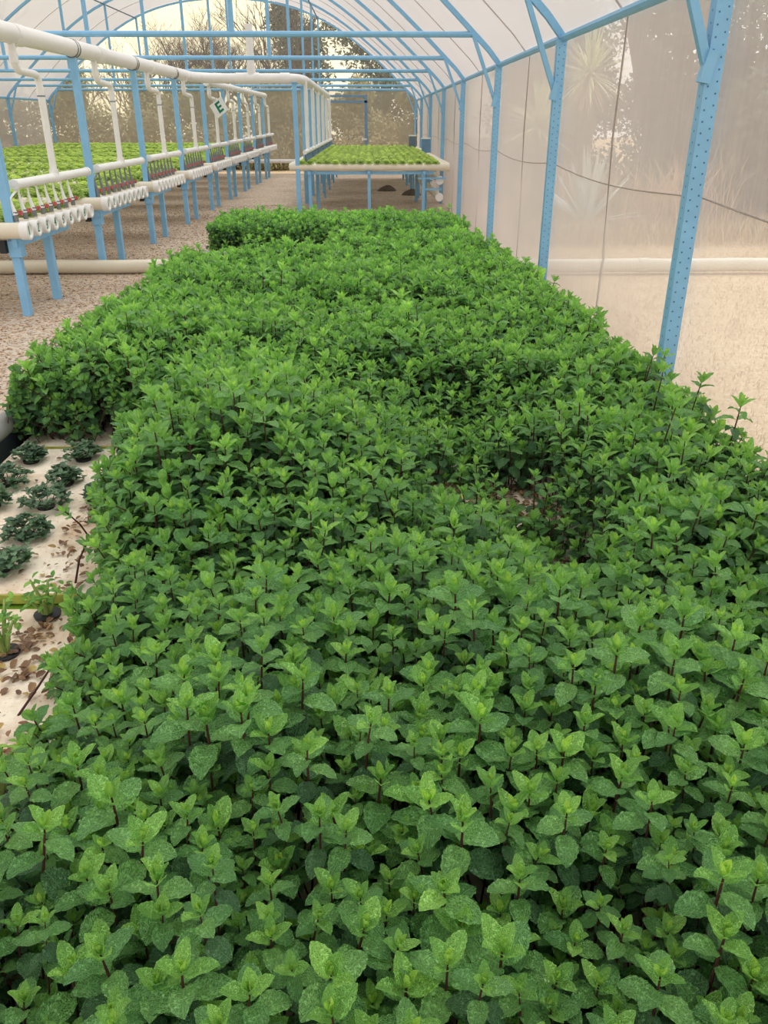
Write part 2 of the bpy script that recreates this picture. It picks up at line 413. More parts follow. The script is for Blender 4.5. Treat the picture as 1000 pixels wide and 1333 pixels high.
# hoops -----------------------------------------------------------------
HO = ['closest to the camera with a perforated post beside the mint', 'second along, its post rising behind the mint', 'third along, at the far end of the mint bed',
      'fourth along, just before the raised bench', 'fifth along, over the start of the lettuce bench', 'sixth along, over the middle of the lettuce bench',
      'seventh along, last but one before the end wall', 'standing against the net end wall']
def hoop():
    t = thing('hoop_frame', (0, YF[0], 0), 'blue steel hoop frame ' + HO[0], 'frame', 'blue hoop frames of the tunnel')
    for s, X in ((1, XR), (-1, XL)):
        x = X - s * .02
        mb = MB(); mb.box((x, 0, EAVE / 2), (.068, .07, EAVE)); p = obj('post', mb, M['blue'], t)
        mb = MB()
        for i in range(44):
            z = .08 + i * .0445
            for dx in (-.018, .018):
                mb.add([(x + dx + .0045 * math.cos(a), -.0356, z + dx * .5 + .0045 * math.sin(a)) for a in np.linspace(0, 2 * math.pi, 7)[:-1]], [(0, 1, 2, 3, 4, 5)])
            mb.add([(x - s * .0346, .0045 * math.cos(a), z + .0045 * math.sin(a)) for a in np.linspace(0, 2 * math.pi, 7)[:-1]], [(0, 1, 2, 3, 4, 5)])
        tag(obj('bolt_holes', mb, M['hole'], p, kind='stuff'), 'rows of small dark bolt holes')
        mb = MB(); mb.tube([(x + s * .036, .036 + .004 * math.sin(i * 2.1), .02 + i * .04) for i in range(51)], .006, 5); obj('lacing', mb, M['darksteel'], p, True)
        # brace from post up to the arch
        bx = x - s * .30
        mb = MB(); mb.beam((x - s * .03, -.02, 1.70), (bx, -.02, archz(bx) - .02), .035, .04); obj('brace', mb, M['blue'], t)
        mb = MB(); mb.box((x - s * .03, -.03, 1.70), (.045, .045, .12), (0, s * .2, 0)); obj('brace_plate', mb, M['blue'], t)
    mb = MB()
    for (x0, z0), (x1, z1) in zip(ARCH[:-1], ARCH[1:]): mb.beam((x0, 0, z0), (x1, 0, z1), .05, .05)
    obj('arch', mb, M['blue'], t)
    mb = MB(); xa = XC + HW * .945
    mb.tube([(2 * XC - xa, 0, 2.34), (xa, 0, 2.34)], .03, 8); obj('tie_beam', mb, M['blue'], t, True)
    for dx in (-2.65, 0, 2.65):
        mb = MB(); x = XC + dx; mb.beam((x, 0, 2.34), (x, 0, archz(x)), .05 if dx else .055, .045); obj('king_post', mb, M['blue'], t)
    return t
h0 = hoop()
for i, y in enumerate(YF[1:]): dup(h0, (0, y, 0), 'blue steel hoop frame ' + HO[i + 1])
for nm, X in (('eave_rail', XR - .01), ('eave_rail', XL + .01)):
    mb = MB(); mb.tube([(X, y, EAVE + .01) for y in np.linspace(YN, 27.4, 12)], .028, 8)
    tag(obj(nm, mb, M['blue'], None, True), 'blue eave rail along the top of the ' + ('net wall beside the mint' if X > 0 else 'far net wall past the benches'), 'rail', 'eave rails')
for dx in (-2.65, 2.65):
    x = XC + dx; mb = MB(); mb.tube([(x, y, archz(x) - .03) for y in np.linspace(YN, 27.4, 12)], .017, 6)
    tag(obj('roof_rail', mb, M['darksteel'], None, True), 'thin dark rail under the roof film ' + ('above the benches' if dx < 0 else 'on the mint bed side'), 'rail', 'roof rails')

# ground pipe across the aisle and out under the net
mb = MB(); mb.tube([(x, 9.02 + .012 * math.sin(x * 2), .075 + .004 * math.sin(x * 5)) for x in np.linspace(-9.4, 7.0, 50)], .072, 14)
gp = thing('ground_pipe', (0, 0, 0), 'long cream pipe lying on the gravel across the aisle behind the mint bed', 'pipe')
obj('pipe', mb, M['cream'], gp, True)
for x in (-5.2, -2.2, 3.0):
    mb = MB(); mb.tube([(x - .06, 9.02 + .012 * math.sin(x * 2), .077), (x + .06, 9.02 + .012 * math.sin(x * 2), .077)], .078, 14); obj('coupling', mb, M['cream'], gp, True)

# ------------------------------------------------------------------ bench row with lettuce channels
BX = -2.93
YP = [6.95, 9.15, 11.4, 13.7, 15.95, 18.15, 20.35, 22.6, 24.75]
ORD = ['first', 'second', 'third', 'fourth', 'fifth', 'sixth', 'seventh', 'eighth', 'ninth']
lettuce_spots = []            # (x, y, z, what bench)
CAPX = -2.76
def channel(y, z, x0, x1, r, lab, group, num=None, mat='cream'):
    t = thing('growing_channel', (x0, y, z), lab, 'channel', group)
    L = x1 - x0
    mb = MB(); mb.tube([(0, 0, 0), (L, 0, 0)], r, 14); obj('pipe', mb, M[mat], t, True)
    s = -1 if L > 0 else 1
    mb = MB()
    mb.tube([(-s * .05, 0, 0), (s * .013, 0, 0), (s * .017, 0, 0), (s * .018, 0, 0), (s * .007, 0, 0)], [r + .007, r + .007, r + .003, r - .012, r - .016], 18, True, (-L / abs(L), 0, 0)); c = obj('end_cap', mb, M['pvc'], t, True)
    if num is not None:
        cu = bpy.data.curves.new('number', 'FONT'); cu.body = str(num); cu.size = .098; cu.extrude = .001; cu.align_x = 'CENTER'; cu.align_y = 'CENTER'
        cu.materials.append(M['green'])
        n = text_obj('number', cu); n.parent = c; n.location = (s * .009, 0, 0); n.rotation_euler = (R(90), 0, R(90))
    return t
for k, yp in enumerate(YP):
    zc = .70 + .012 * k; top = 2.06
    t = thing('bench_frame', (BX, yp, 0), 'blue bench frame with tall header post, %s from the camera end' % ORD[k], 'frame', 'blue bench frames in the long row')
    mb = MB(); mb.box((0, 0, top / 2), (.066, .066, top)); obj('tall_post', mb, M['blue'], t)
    mb = MB(); mb.box((0, .72, (zc - .09) / 2), (.066, .066, zc - .09)); obj('leg', mb, M['blue'], t)
    mb = MB(); mb.box((.03, .55, zc - .095), (.04, 1.25, .075)); obj('side_beam', mb, M['blue'], t)
    mb = MB(); mb.box((0.01, 0, zc - .15), (.10, .10, .13)); obj('bracket', mb, M['blue'], t)
    mb = MB(); mb.box((-.07, -.06, zc - .13), (.05, .06, .10)); obj('joint_box', mb, M['black'], t)
    for x in (-2.3, -4.4, -6.3):
        for dy in (0, .72):
            mb = MB(); mb.box((x, dy, (zc - .09) / 2), (.06, .06, zc - .09)); obj('leg', mb, M['blue'], t)
        mb = MB(); mb.box((x, .55, zc - .095), (.04, 1.25, .07)); obj('cross_beam', mb, M['blue'], t)
    nch = 9
    for i in range(nch):
        y = yp - .10 + i * .2
        if k < 2 and i < 8: lab = 'cream growing channel with green number %s on its cap, %s bench from the camera' % (ORD[i] .replace('first','one').replace('second','two').replace('third','three').replace('fourth','four').replace('fifth','five').replace('sixth','six').replace('seventh','seven').replace('eighth','eight'), ORD[k])
        elif k < 2: lab = 'unnumbered last growing channel on the %s bench from the camera' % ORD[k]
        else: lab = 'white capped growing channel, %s along the %s bench from the camera' % (ORD[i], ORD[k])
        channel(y, zc, CAPX, -9.3, .058 if i else .064, lab, 'growing channels on the %s bench' % ORD[k], (i + 1) if (k < 2 and i < 8) else None)
        for j in range(30): lettuce_spots.append((BX - .16 - j * .21 + (i % 2) * .1, y, zc + .055, k, i))
    # feed manifold with drop tubes
    zm = 1.03 + .012 * k
    f = thing('feed_manifold', (BX + .03, yp + 1.08, zm), 'white feed pipe with small drop tubes over the %s bench from the camera' % ORD[k], 'pipe', 'white feed pipes over the benches')
    mb = MB(); mb.tube([(0, -.93, 0), (0, .93, 0)], .038, 12); obj('manifold_pipe', mb, M['pvc'], f, True)
    for s in (-1, 1):
        mb = MB(); mb.tube([(0, s * .90, 0), (0, s * .945, 0), (0, s * .95, 0)], [.043, .043, .036], 12); obj('end_cap', mb, M['pvc'], f, True)
    mb = MB(); mb.tube(bendpath([(-.03, -.40, 2.10 - zm), (-.03, -.40, 1.88 - zm), (0, 0, 1.86 - zm), (0, 0, 0)], .07), .031, 12); obj('downpipe', mb, M['pvc'], f, True)
    mb = MB(); mb.tube([(0, 0, .07), (0, 0, 0)], .042, 12); mb.tube([(0, -.07, 0), (0, .07, 0)], .044, 12); obj('tee_joint', mb, M['pvc'], f, True)
    mb = MB(); mb.tube([(-.03, -.40, 2.0 - zm), (-.03, -.40, 1.93 - zm)], .036, 12); obj('collar', mb, M['pvc'], f, True)
    mb = MB(); mb.tube([(0, 0, 1.70 - zm), (0, 0, 1.69 - zm)], .034, 12); obj('band', mb, M['darksteel'], f, True)
    for i in range(8):
        y = -.98 + i * .2 - .0
        y = (yp - .10 + (i + .5) * .2) - (yp + 1.08); 
        ztop, zb = -.035, zc + .06 - zm
        mb = MB(); mb.tube([(0, max(y, -.88), ztop), (0, y, ztop - .06), (.01, y, zb + .10), (.02, y, zb + .05)], [.008, .010, .016, .024], 8); dt = obj('drop_tube', mb, M['pvc'] if k < 1 else M['greyfit'], f, True)
        mb = MB(); mb.tube([(.02, y, zb + .075), (.02, y, zb + .0)], .021, 8); obj('fitting', mb, M['greyfit'], dt, True)
        mb = MB(); mb.tube([(.03, y + .02, zb + .055), (.03, y + .1, zb + .06)], .017, 8); mb.box((.035, y + .06, zb + .06), (.03, .035, .035)); obj('valve', mb, M['red'], dt, True)

# header pipes ------------------------------------------------------------
hp = thing('header_pipe', (BX, 10, 2.14), 'thick white header pipe running on the tall blue posts and across the aisle', 'pipe')
P = bendpath([(BX, 4.6, 2.14), (BX, 15.2, 2.15), (BX + .35, 15.62, 2.15), (-1.25, 15.62, 2.15), (-1.15, 16.4, 2.15), (-1.15, 25.2, 2.13)], .28, 6)
mb = MB(); mb.tube([p - Vector((BX, 10, 2.14)) for p in P], .078, 16); obj('pipe', mb, M['pvc'], hp, True)
for y in (6.3, 7.75, 10.0, 12.3, 14.5):
    mb = MB(); mb.tube([(0, y - 10.09, 0), (0, y - 9.91, 0)], .085, 16); obj('coupling', mb, M['pvc'], hp, True)
for x in (.75, 1.5):
    mb = MB(); mb.tube([(x - .08, 5.62, .01), (x + .08, 5.62, .01)], .088, 16); obj('coupling', mb, M['pvc'], hp, True)
for y in YP[:4]:
    for d in (-.035, .035):
        mb = MB(); mb.tube([(.081 * math.cos(a), y - 10 + d, .081 * math.sin(a)) for a in np.linspace(0, 2 * math.pi, 20)], .005, 5); obj('strap', mb, M['greyfit'], hp, True)
rp = thing('riser_pipe', (-2.0, 15.62, 2.15), 'white vertical riser pipe standing on the header pipe crossing the aisle', 'pipe')
mb = MB(); mb.tube([(0, 0, .02), (0, 0, .80)], .062, 14); obj('pipe', mb, M['pvc'], rp, True)
mb = MB(); mb.tube([(-.13, 0, 0), (.13, 0, 0)], .09, 14); mb.tube([(0, 0, 0), (0, 0, .2)], .074, 14); obj('tee_joint', mb, M['pvc'], rp, True)
h2 = thing('header_pipe', (BX, 20, 2.12), 'thinner white header pipe on the far posts of the bench row', 'pipe')
mb = MB(); mb.tube([(0, -3.6, 0), (0, 5.5, .02)], .058, 12); obj('pipe', mb, M['pvc'], h2, True)
for y in (-3.5, -.6, 2.4, 5.4):
    mb = MB(); mb.tube([(0, y - .08, .005), (0, y + .08, .005)], .066, 12); obj('coupling', mb, M['pvc'], h2, True)

# sign with the letter E hung on the fifth downpipe
s = thing('letter_sign', (BX + .10, YP[4] + 1.06, 1.72), 'small white diamond sign with a green letter E on a feed pipe', 'sign')
s.rotation_euler = (R(90), R(-32), R(38))
mb = MB(); mb.box((0, 0, 0), (.30, .26, .012)); obj('board', mb, M['sign'], s)
cu = bpy.data.curves.new('letter', 'FONT'); cu.body = 'E'; cu.size = .25; cu.extrude = .002; cu.offset = .008; cu.align_x = 'CENTER'; cu.align_y = 'CENTER'; cu.materials.append(M['green'])
n = text_obj('letter', cu); n.parent = s; n.location = (0, 0, .008)

# ------------------------------------------------------------------ the raised lettuce bench ahead of the mint
RY0 = 15.3
t = thing('raised_bench', (0, RY0, 0), 'blue legged raised bench carrying lettuce channels past the mint bed', 'bench')
for i in range(5):
    y = i * 2.3 + (.0 if i else .04)
    for x in (-1.05, 0, .97):
        mb = MB(); mb.box((x, y, .335), (.055, .055, .67)); obj('leg', mb, M['blue'], t)
        if x:
            mb = MB(); mb.box((x + .10, y + .9, .335), (.04, .04, .67)); obj('leg', mb, M['blue'], t)
    mb = MB(); mb.box((0, y, .67), (2.3, .05, .05)); obj('cross_beam', mb, M['blue'], t)
    mb = MB(); mb.box((1.12, y, .40), (.34, .03, .03)); mb.box((1.12, y, .58), (.5, .03, .03)); obj('bracket', mb, M['blue'], t)
for x in (-1.05, 0, .97):
    mb = MB(); mb.box((x, 4.95, .675), (.05, 10.1, .05)); obj('side_beam', mb, M['blue'], t)
for i in range(47):
    y = RY0 + i * .215
    lab = 'cream growing channel along the open end of the raised lettuce bench' if i == 0 else 'cream growing channel under lettuces of the raised bench'
    c = channel(y, .765, 1.40, -1.40, .062, lab, 'growing channels of the raised bench')
    for ch in c.children:
        if ch.name.startswith('end_cap'): ch.data.materials[0] = M['cream']
    for j in range(17): lettuce_spots.append((-1.17 + j * .147 + random.Random(i * 31 + j).uniform(-.01, .01), y, .82, 9, i))
for i in range(6):
    y = RY0 - .02 + i * 1.9
    p = thing('tall_post', (-1.25, y, 0), 'tall blue post under the header pipe at the %s of the raised bench' % ('camera end' if i == 0 else 'aisle side'), 'post', 'tall posts beside the raised bench' if i else None)
    mb = MB(); mb.box((0, 0, 1.04), (.075, .07, 2.08)); obj('shaft', mb, M['blue'], p)
    mb = MB(); mb.box((0, 0, 2.075), (.11, .11, .012)); obj('cap_plate', mb, M['blue'], p)
    f = thing('drop_pipe', (-1.12, y + .85, 1.0), 'white drop pipe hanging from the header beside the raised bench', 'pipe', 'white drop pipes at the raised bench')
    mb = MB(); mb.tube([(0, 0, 1.12), (0, 0, 0)], .036, 10); obj('pipe', mb, M['pvc'], f, True)
    mb = MB(); mb.tube([(0, -.8, 0), (0, .8, 0)], .038, 10); obj('manifold_pipe', mb, M['pvc'], f, True)
    for q in range(7):
        mb = MB(); mb.tube([(0, -.72 + q * .24, -.03), (.01, -.70 + q * .24, -.09), (.02, -.69 + q * .24, -.17)], [.010, .022, .030], 7); obj('drop_tube', mb, M['blue_dull'] if q % 2 else M['darksteel'], f, True)
for z, zz, lab in ((.54, .56, 'upper white capped drain pipe under the raised bench'), (.26, .10, 'lower sloping drain pipe with white end cap by the net wall')):
    p = thing('drain_pipe', (1.26, RY0 + .1, z), lab, 'pipe')
    mb = MB(); mb.tube([(0, 0, 0), (-.02 if z > .4 else -.25, 9.6 if z > .4 else 2.6, zz - z + (.0 if z > .4 else .34))], .062, 12); obj('pipe', mb, M['cream'], p, True)
    mb = MB(); mb.tube([(0, .06, 0), (0, -.02, 0), (0, -.03, 0)], [.074, .074, .066], 14); obj('end_cap', mb, M['pvc'], p, True)
for x, y, q in ((1.33, 20.5, 0), (1.2, 24.2, 1)):
    p = thing('control_box', (x, y, .82), 'small dark blue box clipped at the end of the lettuce channels' if not q else 'white and blue valve box at the end wall corner of the bench', 'box')
    mb = MB(); mb.box((0, 0, .15), (.19, .14, .3)); obj('body', mb, M['darksteel'] if q else M['blue_dull'], p)
    mb = MB(); mb.box((0, 0, .31), (.21, .16, .03)); obj('lid', mb, M['pvc'], p)
for x, y in ((.42, 20.4), (.95, 19.2)):
    mb = MB(); rng = random.Random(x)
    rows = [[(.22 * r * math.cos(a) * (1 + .1 * rng.random()), .2 * r * math.sin(a), .11 * (1 - r ** 2) * (1 + .2 * rng.random()) + .002) for a in np.linspace(0, 2 * math.pi, 15)] for r in (0.001, .3, .6, .85, 1)]
    mb.sheet(rows); o = obj('soil_heap', mb, M['bark'], None, True); o.location = (x, y, 0)
    tag(o, 'low dark soil heap on the gravel under the bench ' + ('centre' if x < .5 else 'beside the far legs'), 'heap', 'soil heaps under the raised bench')

# ------------------------------------------------------------------ leaf shapes
def leaf(L=1.0, W=.6, fold=.12, droop=.25, ruf=.02, serr=.045, nu=12, nv=4, seed=0, curlin=0.0, peak=.42):
    """a serrated pointed leaf along +Y, face up +Z: (verts, quads, uvs)"""
    rng = np.random.RandomState(seed)
    u = np.linspace(0, 1, nu + 1); v = np.linspace(-1, 1, nv + 1)
    w = np.clip(np.sin(np.pi * u ** (math.log(.5) / math.log(peak))), 0, 1) ** .58 * W / 2
    w = w * (1 + serr * np.where(np.arange(nu + 1) % 2, 1, -1)); w[0] = .035; w[-1] = .035
    U, V = np.meshgrid(u, v, indexing='ij')
    x = V * w[:, None]
    ang = -droop * U * 1.6 + curlin * U
    # integrate along the midrib
    du = 1 / nu; yy = np.concatenate([[0], np.cumsum(np.cos(ang[:-1, 0] + 0) * du)]); zz = np.concatenate([[0], np.cumsum(np.sin(ang[:-1, 0]) * du)])
    ph = rng.rand() * 6
    z = zz[:, None] + fold * np.abs(V) * w[:, None] * 2 + ruf * np.sin(U * 16 + V * 2 + ph) * np.abs(V) - .35 * fold * V ** 2 * w[:, None]
    y = yy[:, None] + 0 * V
    vs = np.stack([x, y, z], -1).reshape(-1, 3) * L
    uv = np.stack([V * .5 * (w[:, None] / (W / 2)) + .5, U], -1).reshape(-1, 2)
    m = nv + 1
    q = [(i * m + j, i * m + j + 1, (i + 1) * m + j + 1, (i + 1) * m + j) for i in range(nu) for j in range(nv)]
    return vs, np.array(q), uv
CLS = []          # (age, [shapes])
for age, kw in ((0.0, dict(W=.50, fold=.55, droop=-.10, ruf=.01, curlin=.25)), (.28, dict(W=.58, fold=.34, droop=.08, ruf=.018)),
                (.62, dict(W=.66, fold=.22, droop=.32, ruf=.024)), (1.0, dict(W=.68, fold=.14, droop=.46, ruf=.028))):
    CLS.append((age, [leaf(seed=s, peak=.42 + .03 * s, **{**kw, 'droop': kw['droop'] * (1 + .3 * (s - 1)), 'W': kw['W'] * (1 + .07 * (s - 1))}) for s in range(3)]))
for age, kw in ((0.0, dict(W=.40, fold=.55, droop=-.05, ruf=.01, curlin=.15)), (.26, dict(W=.44, fold=.34, droop=.22, ruf=.014)), (.55, dict(W=.46, fold=.26, droop=.52, ruf=.018)), (.95, dict(W=.50, fold=.2, droop=.62, ruf=.022))):
    CLS.append((age, [leaf(seed=s, peak=.40 + .03 * s, **{**kw, 'droop': kw['droop'] * (1 + .25 * (s - 1))}) for s in range(3)]))
LEAFMESH = [[leafy_mesh('leaf', [(v, f, uv, age - .25 * age * (1 - uv[:, 1]) * (age < .7))], M['mint']) for (v, f, uv) in shp] for age, shp in CLS]

def shoot_spec(seed, H, nodes, size=1.0, upright=0.0, narrow=0):
    rng = random.Random(seed); out = []; az = rng.uniform(0, 6.28)
    plan = [(.000, .014, 78, 0), (.003, .022, 68, 0), (.007, .033, 55, 1), (.015, .043, 38, 1), (.030, .050, 22, 2), (.052, .054, 8, 2),
            (.080, .053, -4, 3), (.112, .050, -12, 3), (.148, .046, -14, 3), (.19, .042, -16, 3)]
    for i, (d, L, el, c) in enumerate(plan[:nodes]):
        for s in (0, 1):
            a = az + (i % 2) * math.pi / 2 + s * math.pi + rng.uniform(-.3, .3)
            l = L * size * rng.uniform(.86, 1.14)
            e = R(el + upright * (1 - i / 10) + rng.uniform(-11, 11))
            m = Matrix.Translation((0, 0, H - d * size - .004)) @ Matrix.Rotation(a, 4, 'Z') @ Matrix.Translation((0, .003, 0)) @ Matrix.Rotation(e, 4, 'X') @ Matrix.Rotation(rng.uniform(-.25, .25), 4, 'Y') @ Matrix.Scale(l, 4)
            out.append((c + 4 * narrow, rng.randrange(3), m, i))
    return out
def stem_mb(H, rng, r=.0021):
    b = rng.uniform(-.012, .012), rng.uniform(-.012, .012)
    mb = MB(); mb.tube([(0, 0, 0), (b[0], b[1], H * .5), (b[0] * .4, b[1] * .4, H * .85), (0, 0, H - .006)], [r * 1.3, r * 1.15, r, r * .6], 6); return mb
def tri_of(mb):
    v = np.concatenate(mb.v); q = []
    for f in mb.f:
        if len(f) == 4: q.append(f)
    return v, np.array(q), np.tile([.5, .5], (len(v), 1))
def join_spec(spec, name, mat, H=None, rng=None):
    parts = []
    for c, s, m, i in spec:
        v, f, uv = CLS[c][1][s]; a = np.array(m)
        age = CLS[c][0]; parts.append((v @ a[:3, :3].T + a[:3, 3], f, uv, age - .25 * age * (1 - uv[:, 1]) * (age < .7)))
    return parts
def shoot_mesh(name, seed, H, nodes, size=1.0, upright=0.0, narrow=0):
    rng = random.Random(seed + 77)
    spec = shoot_spec(seed, H, nodes, size, upright, narrow)
    parts = join_spec(spec, name, None)
    nleaf = sum(len(p[1]) for p in parts)
    v, q, uv = tri_of(stem_mb(H, rng)); parts.append((v, q, uv, 1.0))
    me = leafy_mesh(name, parts, M['mint']); me.materials.append(M['stem'])
    mi = np.zeros(len(me.polygons), np.int32); mi[nleaf:] = 1; me.polygons.foreach_set('material_index', mi)
    return me
HS = .34
FORMS = [shoot_mesh('mint_shoot_form', s, HS, 9 if s < 7 else 7, 1.0 if s < 7 else .72, 14 if s % 3 == 0 else 0) for s in range(10)]
FORMS += [shoot_mesh('mint_shoot_form', 30 + s, HS, 9, 1.12, 20 if s % 2 else 10, 1) for s in range(6)]

# ------------------------------------------------------------------ mint bed: where the shoots stand and how high
rs = np.random.RandomState(5)
POLY = np.array([(-.76, .18), (-.76, 1.1), (-.74, 1.45), (-.80, 1.62), (-.84, 2.2), (-.93, 2.36), (-.98, 3.0), (-.93, 3.42), (-.98, 3.60), (-1.70, 3.62), (-1.76, 4.4), (-1.70, 5.2), (-1.72, 7.55), (-1.0, 7.7), (-.5, 7.9), (-.35, 8.68),
                 (1.16, 8.68), (1.24, 7.2), (1.30, 6), (1.37, 4.2), (1.40, 2.5), (1.38, .18)])
POLY2 = np.array([(-1.86, 9.62), (-1.88, 10.9), (1.08, 10.9), (1.16, 9.62)])
def sdist(p, poly):
    """distance inside the polygon (negative outside)"""
    a = poly; b = np.roll(poly, -1, 0); d = np.full(len(p), 1e9); ins = np.zeros(len(p), bool)
    for (ax, ay), (bx, by) in zip(a, b):
        e = np.array([bx - ax, by - ay]); w = p - np.array([ax, ay])
        t = np.clip((w @ e) / (e @ e), 0, 1); d = np.minimum(d, np.hypot(*(w - t[:, None] * e).T))
        c = (ay > p[:, 1]) != (by > p[:, 1])
        xi = ax + (p[:, 1] - ay) / (by - ay + 1e-12) * (bx - ax); ins ^= c & (p[:, 0] < xi)
    return np.where(ins, d, -d)
def gs(x, y, cx, cy, sx, sy): return np.exp(-((x - cx) / sx) ** 2 - ((y - cy) / sy) ** 2)
def lump(x, y, s=1.0):
    return (np.sin(x * 5.1 * s + 1.3 * np.sin(y * 3.3)) * np.sin(y * 4.3 * s + 1.7 * np.sin(x * 2.9) + .6) + .6 * np.sin(x * 9.7 + y * 6.1) * np.sin(y * 8.3 - x * 4.0))
def canopy(x, y):
    h = .47 + .042 * lump(x, y)
    h = h + .14 * gs(x, y, -.48, 2.75, .42, .55) + .05 * gs(x, y, -1.3, 4.1, .35, .4) + .04 * gs(x, y, .95, 2.7, .35, .6)
    h = h - .30 * gs(x, y, .38, 2.76, .27, .46) - .27 * gs(x, y, .62, 2.28, .16, .34) - .20 * gs(x, y, .36, 3.5, .38, .40) - .09 * gs(x, y, -.35, 3.75, .5, .22) - .10 * gs(x, y, -.68, 1.75, .22, .5) - .06 * gs(x, y, -.1, 2.05, .5, .25)
    h = h - .05 * gs(x, y, -.2, 5.2, 1.3, .35) - .05 * gs(x, y, .3, 6.9, 1.5, .3)
    return h
def field(n, ymin, ymax, xmin, xmax, poly, spacing):
    nx, ny = int((xmax - xmin) / spacing), int((ymax - ymin) / spacing)
    gx, gy = np.meshgrid(np.arange(nx), np.arange(ny))
    x = xmin + (gx + .5 * (gy % 2) + rs.uniform(-.42, .42, gx.shape)) * spacing
    y = ymin + (gy + rs.uniform(-.42, .42, gx.shape)) * spacing
    p = np.stack([x.ravel(), y.ravel()], 1)
    d = sdist(p, poly); k = d > 0
    return p[k], d[k]
RAFT = .10
P1, D1 = field(0, .18, 8.85, -1.75, 1.45, POLY, .061)
P2, D2 = field(0, 9.5, 10.95, -2.0, 1.2, POLY2, .064)
T1 = canopy(P1[:, 0], P1[:, 1]); T2 = .45 + .03 * lump(P2[:, 0], P2[:, 1])
XY = np.concatenate([P1, P2]); TOP = np.concatenate([T1, T2]); DE = np.concatenate([D1, D2])
edge = np.clip(DE / .16, 0, 1)
TOP = TOP - (1 - edge) ** 1.6 * rs.uniform(.03, .24, len(TOP)) * np.where(XY[:, 0] > 1, .4, 1.0) + rs.normal(0, .034, len(TOP))
hole = gs(XY[:, 0], XY[:, 1], .32, 2.90, .15, .17) + gs(XY[:, 0], XY[:, 1], .62, 2.88, .11, .17) + gs(XY[:, 0], XY[:, 1], .66, 2.30, .07, .10)
keep = (rs.rand(len(XY)) > hole * 1.25)
XY, TOP, DE = XY[keep], TOP[keep], DE[keep]
SC = np.clip(rs.normal(1.0, .19, len(XY)), .6, 1.5) * np.clip(.62 + (TOP - RAFT) * .85, .5, 1.05) * np.interp(XY[:, 1], [.8, 1.6, 3.0, 6], [.90, 1.02, 1.16, 1.24])
YAW = rs.uniform(0, 6.283, len(XY)); TLT = np.abs(rs.normal(0, .10, len(XY))) + .35 * np.clip(1 - DE / .12, 0, 1)
# shoots lean outward at the edge of the bed
eps = .02
gX = (np.concatenate([sdist(P1 + [eps, 0], POLY) - D1, sdist(P2 + [eps, 0], POLY2) - D2])[keep]); gY = (np.concatenate([sdist(P1 + [0, eps], POLY) - D1, sdist(P2 + [0, eps], POLY2) - D2])[keep])
LEAN = np.where(DE < .15, np.arctan2(-gY, -gX), rs.uniform(0, 6.283, len(XY)))
def project(x, y, z):
    a = R(.99); p = R(26.1); X = x * math.cos(a) - y * math.sin(a); Y = x * math.sin(a) + y * math.cos(a); Z = z - 1.5
    fw = Y * math.cos(p) - Z * math.sin(p); up = Y * math.sin(p) + Z * math.cos(p)
    return 500 + 1040 * X / fw, 666.5 - 1040 * up / fw, fw
pu, pv, pf = project(XY[:, 0], XY[:, 1], TOP)
# the largest shoots in view, the ones standing highest among their neighbours first
near = (pu > -10) & (pu < 1010) & (pv > 0) & (pv < 1345) & (DE > .02)
loc = canopy(XY[:, 0], XY[:, 1]); rank = pf - 2.2 * (TOP - loc)
rank[~near] = 1e9
IND = np.argsort(rank)[:300]; isind = np.zeros(len(XY), bool); isind[IND] = True

def rot_mats(i):
    ax = Vector((-math.sin(LEAN[i]), math.cos(LEAN[i]), 0))
    return Matrix.Rotation(TLT[i], 4, ax) @ Matrix.Rotation(YAW[i], 4, 'Z')
def place(i, s):
    """matrix whose shoot tip lands on the canopy"""
    rm = rot_mats(i); tip = Vector((XY[i, 0], XY[i, 1], TOP[i]))
    return rm, tip - (rm @ Vector((0, 0, HS * s)))
# prototypes with parts: stem, tip and every leaf below it
def proto(seed):
    rng = random.Random(seed + 9)
    t = thing('mint_shoot', (0, 0, 0), '-', 'mint', '-')
    obj('stem', stem_mb(HS, rng), M['stem'], t, True)
    spec = shoot_spec(seed + 50, HS, 8, 1.0, 12 if seed % 3 == 0 else 0)
    obj('tip', leafy_mesh('tip', join_spec([q for q in spec if q[3] < 2], 'tip', None), M['mint']), None, t)
    for c, s, m, i in spec:
        if i >= 2:
            o = obj('leaf', LEAFMESH[c][s], None, t); o.matrix_local = m
    return t
protos = [proto(s) for s in range(8)]
def zone(x, y):
    r = 0 if y < .82 else 1 if y < 1.05 else 2 if y < 1.35 else 3
    c = 0 if x < -.28 * y else 1 if x < 0 else 2 if x < .28 * y else 3
    return r, c
ZR = ['front strip', 'second strip from the front', 'third strip from the front', 'fourth strip from the front']
ZC = ['raft side', 'middle towards the raft', 'middle towards the net wall', 'net wall side']
ZN = [zone(*XY[i]) for i in IND]
TALL = {z: max((i for i, q in zip(IND, ZN) if q == z), key=lambda i: TOP[i]) for z in set(ZN)}
used = [False] * 8
for n_, i in enumerate(IND):
    k = n_ % 8; s = float(min(1.3, SC[i] * 1.08)); z_ = zone(*XY[i])
    lab = ('tallest mint shoot' if TALL[z_] == i else 'bright tipped mint shoot') + ' in the %s, %s' % (ZR[z_[0]], ZC[z_[1]]); grp = 'mint shoots in the %s, %s' % (ZR[z_[0]], ZC[z_[1]])
    if used[k]: o = dup(protos[k])
    else: o = protos[k]; used[k] = True
    o['label'] = lab; o['group'] = grp
    rm, base = place(i, s); o.location = base; o.rotation_euler = rm.to_euler(); o.scale = (s, s, s)
